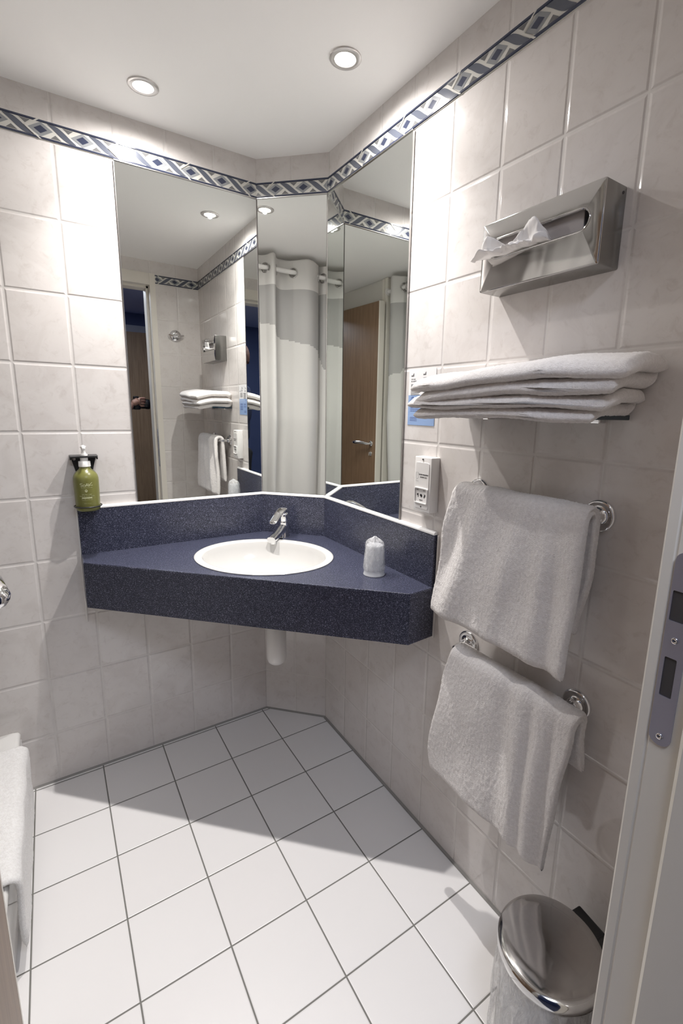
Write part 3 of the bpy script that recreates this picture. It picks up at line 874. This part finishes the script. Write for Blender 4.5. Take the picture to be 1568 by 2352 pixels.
# ------------------------------------------------------------------ notice card behind the towels
nc = empty('notice_card', at(FR, .469, 1.226, 0), 'towel notice card, white above pale blue, beside the mirror', 'notice')
bm = NB(); box(bm, 0, .111, .082, .152, .0006, .0012); link('white_half', bm, M_CARD, nc)
bm = NB(); box(bm, 0, .111, 0, .082, .0006, .0012); o = link('blue_half', bm, M_CARDB, nc); o['label'] = 'pale blue lower half'
bm = NB()
def inkline(bm, x0, x1, y, h_, rnd, z=.0014, mi=0):
    x = x0
    while x < x1:
        w_ = rnd.uniform(.0018, .006); box(bm, x, min(x+w_, x1), y, y+h_, z-.0002, z, mi=mi); x += w_+.0008
rnd = random.Random(4)
for ox, oy in ((.010, .132), (.060, .134)):
    for k in range(5): box(bm, ox+k*.0024, ox+k*.0024+.0017, oy, oy+.0035+(.0035 if k > 2 else 0)+(.002 if k == 4 else 0), .0012, .0014)
add_text(bm, 'WE CARE', .0042, .010, .1235, .0013, 'LEFT'); add_text(bm, 'BE HAPPY!', .0048, .010, .1175, .0013, 'LEFT')
add_text(bm, 'FORGOT IT?', .0042, .060, .1255, .0013, 'LEFT'); add_text(bm, "WE'VE GOT IT FOR YOU", .0040, .060, .1195, .0013, 'LEFT')
for k in range(10):
    inkline(bm, .010, .048-(.004 if k % 3 == 2 else 0), .1095-k*.0031, .0014 if k > 1 else .0018, rnd)
    if k < 8: inkline(bm, .060, .098, .1115-k*.0031, .0014, rnd)
link('black_print', bm, M_INK, nc)
bm = NB()
strokes(bm, [[(.014+.0042*math.cos(a*PI/6+PI/2)*(1 if a not in (0, 12) else 0), .066+.0055*math.sin(a*PI/6+PI/2)+(.006 if a in (0, 12) else 0)) for a in range(13)]], .0011)
for v in bm.verts: v.co.z = .0014
box(bm, .018, .022, .0735, .078, .0012, .0014)
inkline(bm, .010, .046, .053, .003, rnd)
for k in range(3): inkline(bm, .010, .046, .047-k*.0045, .0013, rnd)
for k in range(3): inkline(bm, .010, .040, .020-k*.0042, .0014, rnd)
inkline(bm, .060, .098, .053, .003, rnd)
for k in range(6): inkline(bm, .060, .098, .047-k*.0045, .0013, rnd)
link('navy_print', bm, M_NAVYINK, nc)

# ------------------------------------------------------------------ shaver socket
so = empty('shaver_socket', at(FR, .5775, 1.070, 0), 'white shaver socket on the right wall beside the mirror edge', 'shaver socket')
SW, SHH, SD = .0335, .0745, .030
bm = NB(); box(bm, -SW, SW, -SHH, SHH, .0, SD, .0022, 3); link('housing', bm, M_WHITE, so, smooth=True, angle=35)
bm = NB(); L0 = rect_loop(-.027, .027, -.066, .060, .006, 4)
ring_loft(bm, [[(a, b, SD-.0005) for a, b in L0], [(a, b, SD+.0008) for a, b in L0], [(a*.985, (b)*.993, SD+.0016) for a, b in L0]]); link('faceplate', bm, M_WHITE, so)
bm = NB(); L1 = rect_loop(-.0265, .0265, -.052, -.008, .005, 4); L2 = rect_loop(-.0235, .0235, -.049, -.011, .003, 4)
ring_loft(bm, [[(a, b, SD+.001) for a, b in L1], [(a, b, SD+.0042) for a, b in L1], [(a*.97, (b+.03)*.97-.03, SD+.0052) for a, b in L1], [(a, b, SD+.0052) for a, b in L2], [(a, b, SD+.0022) for a, b in L2]], cap0=False); link('outlet_frame', bm, M_WHITE, so)
bm = NB(); box(bm, -.0235, .0235, -.0185, -.0108, SD+.0020, SD+.0032); o = link('voltage_panel', bm, mat('grey_panel', (.52, .50, .49), .4), so)
for x, parts_ in ((-.0135, ((-.0028, .0008, -.0015, .0035), (.0004, .0026, -.0065, .0042))), (.0, ((-.0040, .0028, -.0020, .0030), (-.0010, .0040, -.0048, .0010))), (.0135, ((-.0005, .0032, -.0030, .0038), (-.0022, .0008, -.0062, -.001)))):
    bm = NB()
    for x0, x1, y0, y1 in parts_: box(bm, x+x0, x+x1, -.029+y0, -.029+y1, SD+.0018, SD+.0026)
    link('pin_hole', bm, M_BLACK, so)
for y in (.068, -.0605):
    bm = NB(); lathe(bm, [(.0001, SD+.0022), (.0022, SD+.0022), (.0026, SD-.0005)], 14, 'z', (0, y, 0)); link('screw', bm, M_DARK, so)
bm = NB(); w0 = SD+.0018
add_text(bm, 'RASOIRS UNIQUEMENT', .0050, .006, .0255, w0, sx=.72); add_text(bm, 'SHAVERS ONLY', .0050, .006, .0185, w0, sx=.82)
add_text(bm, '115V~', .0038, -.014, -.0165, SD+.0033); add_text(bm, '230V~', .0038, .013, -.0165, SD+.0033)
add_text(bm, 'legrand', .0042, 0, -.0432, SD+.0025)
strokes_bm = NB(); strokes(strokes_bm, [[(-.0245, .031), (-.0245, .0175), (-.022, .013), (-.0165, .0155), (-.0150, .020), (-.0145, .031)], [(-.0245, .031), (-.0205, .0315)], [(-.0185, .0315), (-.0145, .031)], [(-.0245, .011), (-.024, .008), (-.020, .008), (-.016, .009), (-.0145, .007)], [(-.0225, .027), (-.0215, .027)], [(-.0175, .027), (-.0165, .027)], [(-.0195, .0245), (-.0190, .0225)]], .0005)
for v in strokes_bm.verts: v.co.z = w0
tmp = bpy.data.meshes.new('tmp'); strokes_bm.to_mesh(tmp); strokes_bm.free(); bm.from_mesh(tmp); bpy.data.meshes.remove(tmp)
link('lettering', bm, M_INK, so)

# ------------------------------------------------------------------ glass shelf and folded towels
sh = empty('glass_shelf', at(FR, .905, 1.262, 0), 'smoked glass shelf on the right wall under the folded towels', 'shelf')
bm = NB(); box(bm, -.20, .183, -.0055, .0035, .004, .108, .0015); link('glass', bm, M_GLASSD, sh)
for u in (-.13, .13):
    bm = NB(); box(bm, u-.009, u+.009, -.013, .008, 0, .022, .002); link('bracket', bm, M_CHROME, sh)
def folded(name, label, z0, th, s0, s1, n1, seed, z_l=0., z_r=0.):
    """two-layer folded towel: serpentine path in (n, z) seen from its end"""
    r = th*.5+.0008
    path = resample([(n1, z0+th*.5), (.012+r, z0+th*.5), (.012+r*.35, z0+th*.62), (.010, z0+th*1.0), (.012+r*.35, z0+th*1.44), (.012+r, z0+th*1.55), (n1+.006, z0+th*1.53)], .005)
    rnd = random.Random(seed); ph = rnd.uniform(0, 6)
    def fold(s_, q): return .0022*math.sin(s_*17+ph+q*2)+.0012*math.sin(s_*41+ph*2)
    rg = sweep_sheet(path, lambda q: (s0+.006*math.sin(q*5+ph)+(.014 if q < .5 else 0), s1+.010*math.sin(q*6+ph*1.7)-(.014 if q < .5 else 0)), th*1.13, -1, 130, fold, jitter=.0008, seed=seed)
    bm = NB(); R_ = []
    for r_ in rg:
        row = []
        for s_, a, b in r_:
            f = (s_-s0)/(s1-s0)
            droop = max(0, a-.108)*.10+max(0, a-.108)**2*1.2
            row.append((s_, b-droop+z_l*(1-f)**3+z_r*f**2, a+.018*math.sin(f*PI)*0-(.030*max(0, f-.75)/.25)*(a/.19)-.012*max(0, .15-f)/.15*(a/.19)))
        R_.append(row)
    ring_loft(bm, R_); o = link(name, bm, M_TERRY, smooth=True); o.matrix_world = FR
    return tag(o, label, 'towel', 'folded towels on the glass shelf')
folded('folded_towel', 'folded white bath towel lying directly on the glass shelf', 1.2665, .0200, .690, 1.120, .190, 3, -.002, .0)
folded('folded_towel', 'upper folded white towel of the two on the shelf', 1.3080, .0240, .706, 1.150, .196, 8, -.014, .004)

# ------------------------------------------------------------------ towel rails and hanging towels
def rail(z, label):
    o = empty('towel_rail', at(FR, .905, z, 0), label, 'towel rail', 'chrome towel rails on the right wall')
    bm = NB(); tube(bm, [(-.150, 0, .004), (-.150, 0, .040), (-.146, 0, .054), (-.134, 0, .0615), (-.12, 0, .063), (.12, 0, .063), (.134, 0, .0615), (.146, 0, .054), (.150, 0, .040), (.150, 0, .004)], .0085, 16)
    link('bar', bm, M_CHROME, o, smooth=True)
    for u in (-.150, .150):
        bm = NB(); lathe(bm, [(.0305, .0004), (.031, .004), (.0295, .0075), (.026, .0095), (.022, .008), (.016, .0095), (.0125, .016), (.0115, .022), (.0001, .022)], 36, 'z', (u, 0, 0)); link('rosette', bm, M_CHROME, o, smooth=True, angle=60)
    return o
RZ1, RZ2 = 1.078, .682
rail(RZ1, 'upper chrome towel rail with round rosettes on the right wall')
rail(RZ2, 'lower chrome towel rail with round rosettes below the first towel')
def hanging(name, label, rz, zf, zbk, th, s_front, s_back, fold, seed, nf0=.012):
    c = .063; r = .0085+th/2+.001
    pts = [(c-r-.004, zbk), (c-r-.002, rz-.08), (c-r, rz-.01)]
    for i in range(9):
        a = PI-PI*i/8; pts.append((c+r*math.cos(a), rz+r*math.sin(a)))
    pts += [(c+r+.001, rz-.02), (c+r+nf0*.5, rz-.12), (c+r+nf0, zf)]
    path = resample(pts, .0045)
    # length fraction at the bar
    L = [0]
    for a, b in zip(path[:-1], path[1:]): L.append(L[-1]+math.hypot(b[0]-a[0], b[1]-a[1]))
    qb = min(range(len(path)), key=lambda i: -path[i][1])/(len(path)-1)
    def s_of(q):
        if q < qb: f = 1-q/qb; A, B = s_back
        else: f = (q-qb)/(1-qb); A, B = s_front
        return (fcurve(A, f), fcurve(B, f))
    def fl(s_, q): 
        f = 0 if q < qb else (q-qb)/(1-qb)
        return fold(s_, f) if q >= qb else -.001*math.sin(s_*30)
    rg = sweep_sheet(path, s_of, th, -1, 170, fl, jitter=.0009, seed=seed, groove=.006)
    bm = NB(); R_ = []
    for i, r_ in enumerate(rg):
        q = i/(len(rg)-1); f = 0 if q < qb else (q-qb)/(1-qb)
        row = []
        for s_, a, b in r_:
            row.append((s_, b, a))
        R_.append(row)
    ring_loft(bm, R_); o = link(name, bm, M_TERRY, smooth=True); o.matrix_world = FR
    return tag(o, label, 'towel', 'towels hanging on the rails')
def g(x, c, w_): return math.exp(-((x-c)/w_)**2)
def fold1(s_, f):
    k = min(1, f*2.2)
    return k*(.0075*g(s_, .86-.10*f, .030)+.005*g(s_, .955-.06*f, .022)-.006*g(s_, .815-.12*f, .028)+.006*g(s_, 1.005, .020)-.005*g(s_, 1.035, .015)+.006*g(s_, 1.072, .02))+.0014*math.sin(s_*60+f*6)+.0016*math.sin(s_*23+f*11)
hanging('hanging_towel', 'white terry towel over the upper rail beside the counter', RZ1, .775, .845, .019,
        ([(0, .752), (.4, .728), (1, .704)], [(0, 1.082), (.5, 1.082), (1, 1.078)]), ([(0, .752), (1, .735)], [(0, 1.080), (.5, 1.078), (1, 1.058)]), fold1, 5, .014)
def fold2(s_, f):
    k = min(1, f*3)
    return k*(.009*g(s_, .985+.01*f, .022)-.005*g(s_, .945, .020)+.009*g(s_, 1.035, .018)-.007*g(s_, 1.012, .012)-.006*g(s_, 1.062, .010)+.003*g(s_, .88-.02*f, .03))+.002*math.sin(s_*21+f*8)+(1-k)*.005*g(s_, .955, .02)*-1
hanging('hanging_towel', 'longer white terry towel over the lower rail above the waste bin', RZ2, .338, .575, .019,
        ([(0, .775), (.3, .752), (.85, .722), (1, .732)], [(0, 1.105), (.15, 1.100), (.5, 1.088), (1, 1.074)]), ([(0, .775), (1, .78)], [(0, 1.103), (.5, 1.100), (1, 1.106)]), fold2, 9, .010)

# ------------------------------------------------------------------ waste bin
BX, BY = .014, -1.338
wbn = empty('pedal_bin', Matrix.Translation((BX, BY, 0)) @ Matrix.Rotation(R(-8), 4, 'Z'), 'round chrome pedal bin with domed lid at the lower right', 'waste bin')
bm = NB(); lathe(bm, [(.0001, 0.004), (.083, .004), (.0845, .008), (.0845, .252), (.0855, .260), (.0870, .276), (.0870, .282), (.082, .282)], 56); link('body', bm, M_STEELB, wbn, smooth=True, angle=40)
bm = NB(); lathe(bm, [(.088, -.0), (.088, .012), (.084, .012)], 48); link('base_ring', bm, M_BLACK, wbn, smooth=True, angle=40)
bm = NB(); lathe(bm, [(.0925, .282), (.0940, .2845), (.0940, .296), (.0932, .2995), (.0915, .3018), (.085, .3040), (.065, .3070), (.040, .3090), (.020, .310), (.0001, .3105)], 72, cap0=False); link('lid', bm, M_STEEL, wbn, smooth=True)
bm = NB(); box(bm, .0875, .113, -.030, .030, .235, .298, .003); link('hinge', bm, M_BLACK, wbn)
bm = NB(); box(bm, -.115, -.075, -.022, .022, .006, .014, .003); link('pedal', bm, M_BLACK, wbn)
bl = empty('bin_liner', Matrix.Translation((BX, BY, .1)), 'clear plastic liner folded over the rim of the pedal bin', 'bin liner')
bm = NB(); rings = []
for k in range(15):
    z = .172-.018*k; ring = []
    for i in range(140):
        a = 2*PI*i/140
        amp = .0012+.0011*k
        nn = noise.noise(Vector((math.cos(a)*5, math.sin(a)*5, z*9)))*amp*.9+noise.noise(Vector((math.cos(a)*13, math.sin(a)*13, z*16)))*amp*.35
        r_ = .0870+min(k, 3)*.0022+max(nn, -.3*amp)
        if z < -.02: r_ = .0935+max(nn, 0)
        ring.append(Vector((r_*math.cos(a), r_*math.sin(a), z+ (nn*3 if k == 14 else 0))))
    if z > -.09: rings.append(ring)
ring_loft(bm, rings, False, False); link('film', bm, M_LINER, bl, smooth=True)

# ------------------------------------------------------------------ robe hook on the door wall
rh = empty('robe_hook', at(FB, D-.031, 1.690, 0) @ Matrix.Scale(1.15, 4), 'round chrome robe hook on the tiles by the door, seen in the left mirror', 'robe hook')
bm = NB(); lathe(bm, [(.030, .0004), (.030, .005), (.026, .009), (.014, .012), (.0001, .0125)], 32, 'z'); link('rosette', bm, M_CHROME, rh, smooth=True, angle=50)
bm = NB(); tube(bm, [(-.036, .002, .022), (-.018, -.004, .036), (0, -.006, .040), (.018, -.004, .036), (.036, .002, .022)], [.005, .006, .008, .006, .005], 12); tube(bm, [(0, 0, .010), (0, -.005, .038)], .008, 12); link('hook', bm, M_CHROME, rh, smooth=True, angle=50)

# ------------------------------------------------------------------ downlights
for (x, y), lab in ((LAMP1, 'recessed downlight nearer the left wall, lit'), (LAMP2, 'recessed downlight nearer the right wall, lit')):
    o = empty('downlight', Matrix.Translation((x, y, ZC)), lab, 'ceiling light', 'recessed ceiling downlights')
    bm = NB(); lathe(bm, [(.0395, -.0002), (.0395, -.0022), (.0375, -.0040), (.0290, -.0052), (.0262, -.0048), (.0245, -.0020)], 44, cap0=False, cap1=False); link('ring', bm, M_STEELB if False else mat('satin_white_metal', (.72, .70, .68), .25, .6), o, smooth=True, angle=50)
    bm = NB(); lathe(bm, [(.0245, -.0012), (.0180, -.0030), (.0001, -.0042)], 32, cap0=False); link('bulb', bm, M_BULB, o, smooth=True)

# ------------------------------------------------------------------ hallway behind the doorway
HY = -3.25
bm = NB(); box(bm, -1.7, 1.0, HY, BW-.004, -.05, -.002); tag(link('floor_hall', bm, M_CARPET), kind='structure')
bm = NB(); box(bm, -1.7, 1.0, HY-.04, BW-.10, 2.095, 2.13); tag(link('ceiling_hall', bm, M_HALLCEIL), kind='structure')
bm = NB(); box(bm, -1.7, -.5, HY-.04, HY, 0, 2.095); box(bm, .62, 1.0, HY-.04, HY, 0, 2.095); box(bm, -.5, .62, HY-.04, HY, 1.965, 2.095); tag(link('wall_hall_back', bm, M_BLUEWALL), kind='structure')
bm = NB(); box(bm, -1.74, -1.7, HY-.04, BW-.1, 0, 2.095); tag(link('wall_hall_west', bm, M_BLUEWALL), kind='structure')
bm = NB(); box(bm, 1.0, 1.04, HY-.04, BW-.1, 0, 2.095); tag(link('wall_hall_east', bm, M_BLUEWALL), kind='structure')
bm = NB(); box(bm, D, 1.0, BW-.13, BW-.1, 0, 2.095); box(bm, -1.7, XH-.04, BW-.13, BW-.1, 0, 2.095); box(bm, XH-.04, D, BW-.13, BW-.1, 2.02, 2.095); box(bm, XJ+.034, D, BW-.13, BW-.1, 0, 2.095)
tag(link('wall_hall_front', bm, M_BLUEWALL), kind='structure')
d2 = empty('door_2', Matrix.Translation((-.5, HY, 0)), None, None); d2['kind'] = 'structure'
bm = NB(); box(bm, 0, .06, -.02, .012, 0, 1.965); box(bm, 1.06, 1.12, -.02, .012, 0, 1.965); box(bm, 0, 1.12, -.02, .012, 1.925, 1.985); link('casing', bm, mat('hall_door_casing', (.45, .47, .55), .5), d2)
bm = NB(); box(bm, 0, 1.0, -.04, 0, 0.005, 1.92, .001); link('leaf', bm, M_WOOD2, d2, Matrix.Translation((.06, .03, 0)) @ Matrix.Rotation(R(3), 4, 'Z'))

# ------------------------------------------------------------------ photographer in the hallway (seen in the mirrors)
pe = empty('person', Matrix.Translation((-.266, -2.10, 0)), 'person in navy shirt in the hallway holding a black camera at chest height', 'person')
def skin_mesh(name, verts, edges, radii, m, parent, sub=2, root=0):
    me = bpy.data.meshes.new(name); me.from_pydata(verts, edges, []); me.materials.append(m)
    o = bpy.data.objects.new(name, me); COL.objects.link(o); o.parent = parent
    o.modifiers.new('skin', 'SKIN')
    sl_ = me.skin_vertices[0].data if me.skin_vertices else None
    if sl_ is None:
        bpy.context.view_layer.objects.active = o
        bpy.ops.mesh.customdata_skin_add(); sl_ = me.skin_vertices[0].data
    for i, r in enumerate(radii): sl_[i].radius = (r, r) if not isinstance(r, tuple) else r
    sl_[root].use_root = True
    sb = o.modifiers.new('smooth', 'SUBSURF'); sb.levels = sub; sb.render_levels = sub
    for mod in o.modifiers:
        if mod.type == 'SKIN': mod.use_smooth_shade = True
    return o
# body: pelvis, spine, chest, neck, head; legs; arms reach forward (+x) to the camera
V_ = [(.01, 0, .93), (.01, 0, 1.08), (.0, 0, 1.24), (-.005, 0, 1.38), (-.005, 0, 1.47), (.0, 0, 1.54),
      (.0, .09, .88), (.01, .095, .50), (-.01, .10, .10), (.07, .105, .045), (.0, -.09, .88), (.01, -.095, .50), (-.01, -.10, .10), (.07, -.105, .045),
      (-.005, .155, 1.395), (-.01, .195, 1.16), (.055, .13, 1.235), (.099, .075, 1.272), (-.005, -.155, 1.395), (-.01, -.20, 1.16), (.045, -.13, 1.225), (.089, -.072, 1.258)]
E_ = [(0, 1), (1, 2), (2, 3), (3, 4), (4, 5), (0, 6), (6, 7), (7, 8), (8, 9), (0, 10), (10, 11), (11, 12), (12, 13), (3, 14), (14, 15), (15, 16), (16, 17), (3, 18), (18, 19), (19, 20), (20, 21)]
R__ = [.075, .070, .080, .070, .052, .050, .060, .050, .038, .030, .060, .050, .038, .030, .046, .034, .031, .026, .046, .034, .031, .026]
body = skin_mesh('body', V_, E_, R__, M_SKIN, pe)
# head with face, looking along +x
bm = NB(); bmesh.ops.create_icosphere(bm, subdivisions=5, radius=1)
for v in bm.verts:
    x, y, z = v.co
    w_ = 1.0-.22*max(0, -z)**1.2
    X_ = x*.096*(1-.10*max(0, -z)); Y_ = y*.075*w_; Z_ = z*.118
    if x > 0:
        f = x
        X_ += .020*math.exp(-((y/.16)**2+((z+.12)/.20)**2))*f          # nose
        X_ += .006*math.exp(-((y/.5)**2+((z-.22)/.10)**2))*f          # brow
        X_ -= .009*(math.exp(-(((y-.38)/.17)**2+((z-.06)/.11)**2))+math.exp(-(((y+.38)/.17)**2+((z-.06)/.11)**2)))*f
        X_ += .006*math.exp(-((y/.28)**2+((z+.46)/.07)**2))*f          # lips
        X_ -= .003*math.exp(-((y/.3)**2+((z+.47)/.02)**2))*f
        X_ += .010*math.exp(-((y/.35)**2+((z+.85)/.2)**2))*f          # chin
    v.co = (X_-.012, Y_, Z_+1.665)
for s_ in (-1, 1):
    lathe(bm, [(.0001, s_*.077), (.012, s_*.078), (.018, s_*.0795), (.016, s_*.072), (.008, s_*.068)], 16, 'y', (-.012, 0, 1.66), 1, 1)
hd = link('head', bm, M_SKIN, body, smooth=True)
for s_ in (-1, 1):
    bm = NB(); bmesh.ops.create_uvsphere(bm, u_segments=12, v_segments=8, radius=.0095)
    for v in bm.verts: v.co += Vector((.067, s_*.028, 1.674))
    link('eye', bm, M_DARK, hd, smooth=True)
bm = NB(); bmesh.ops.create_icosphere(bm, subdivisions=5, radius=1)
for v in bm.verts:
    x, y, z = v.co
    k = 1.07+.02*noise.noise(v.co*6)
    if x > .35 and z < .55: k = .80
    if z < -.45: k = .78
    v.co = (x*.096*k-.014, y*.075*k, z*.118*k+1.668)
link('hair', bm, M_HAIR, pe, smooth=True)
# shirt and trousers follow the body
sv = [(0, 0, .96), (0, 0, 1.08), (.0, 0, 1.24), (-.005, 0, 1.385), (-.005, 0, 1.43), (-.005, .155, 1.395), (-.01, .195, 1.16), (.045, .140, 1.225), (-.005, -.155, 1.395), (-.01, -.20, 1.16), (.035, -.138, 1.215)]
skin_mesh('shirt', sv, [(0, 1), (1, 2), (2, 3), (3, 4), (3, 5), (5, 6), (6, 7), (3, 8), (8, 9), (9, 10)], [.112, .106, .116, .103, .062, .060, .054, .047, .060, .054, .047], M_SHIRT, pe)
tv = [(0, 0, .95), (.0, .09, .88), (.01, .095, .50), (-.01, .10, .10), (.0, -.09, .88), (.01, -.095, .50), (-.01, -.10, .10)]
skin_mesh('trousers', tv, [(0, 1), (1, 2), (2, 3), (0, 4), (4, 5), (5, 6)], [.112, .088, .064, .052, .088, .064, .052], M_TROUS, pe)
for s_ in (-1, 1):
    bm = NB(); rings = []
    for x, w_, h_ in ((-.06, .030, .035), (-.03, .040, .055), (.03, .042, .05), (.10, .046, .035), (.16, .040, .028), (.185, .022, .02)):
        rings.append([Vector((x, s_*.10+w_*math.cos(2*PI*i/16), max(.002, h_*(1+math.sin(2*PI*i/16))))) for i in range(16)])
    ring_loft(bm, rings); link('shoe', bm, M_BLACK, pe, smooth=True)
# hands: palm and five separate fingers each
def hand(side):
    bx, by, bz = (.099, .075, 1.272) if side > 0 else (.089, -.072, 1.258)
    vv = [(bx, by, bz), (bx+.030, by-side*.022, bz+.010), (bx+.048, by-side*.032, bz+.014)]
    ee = [(0, 1), (1, 2)]; rr_ = [.024, .024, .022]
    for k in range(4):
        zz = bz+.040-k*.018; L = (.030, .033, .031, .025)[k]
        i = len(vv)
        vv += [(bx+.056, by-side*.030, zz), (bx+.056+L*.8, by-side*.036, zz+.002), (bx+.056+L*1.3, by-side*.052, zz+.001), (bx+.056+L*1.35, by-side*.066, zz)]
        ee += [(2, i), (i, i+1), (i+1, i+2), (i+2, i+3)]; rr_ += [.0095, .0085, .0078, .0068]
    i = len(vv)
    vv += [(bx+.030, by-side*.045, bz+.030), (bx+.045, by-side*.062, bz+.036), (bx+.062, by-side*.068, bz+.034)]
    ee += [(1, i), (i, i+1), (i+1, i+2)]; rr_ += [.011, .0095, .008]
    return skin_mesh('hand', vv, ee, rr_, M_SKIN, body, 1)
hand(1); hand(-1)
# the camera they hold
hc = empty('held_camera', Matrix.Translation((-.266+.136, -2.10, 1.272)), 'black camera with a long lens held by the person in the hallway', 'camera')
bm = NB(); box(bm, -.022, .022, -.055, .055, -.040, .034, .008, 3); box(bm, -.016, .020, -.022, .022, .030, .056, .007, 3); link('camera_body', bm, M_BLACK, hc, smooth=True, angle=40)
bm = NB(); lathe(bm, [(.030, .020), (.031, .030), (.033, .045), (.033, .060), (.036, .066), (.036, .086), (.033, .090), (.030, .084), (.0001, .080)], 32, 'x'); link('lens', bm, M_BLACK, hc, smooth=True, angle=40)
bpy.context.view_layer.update()
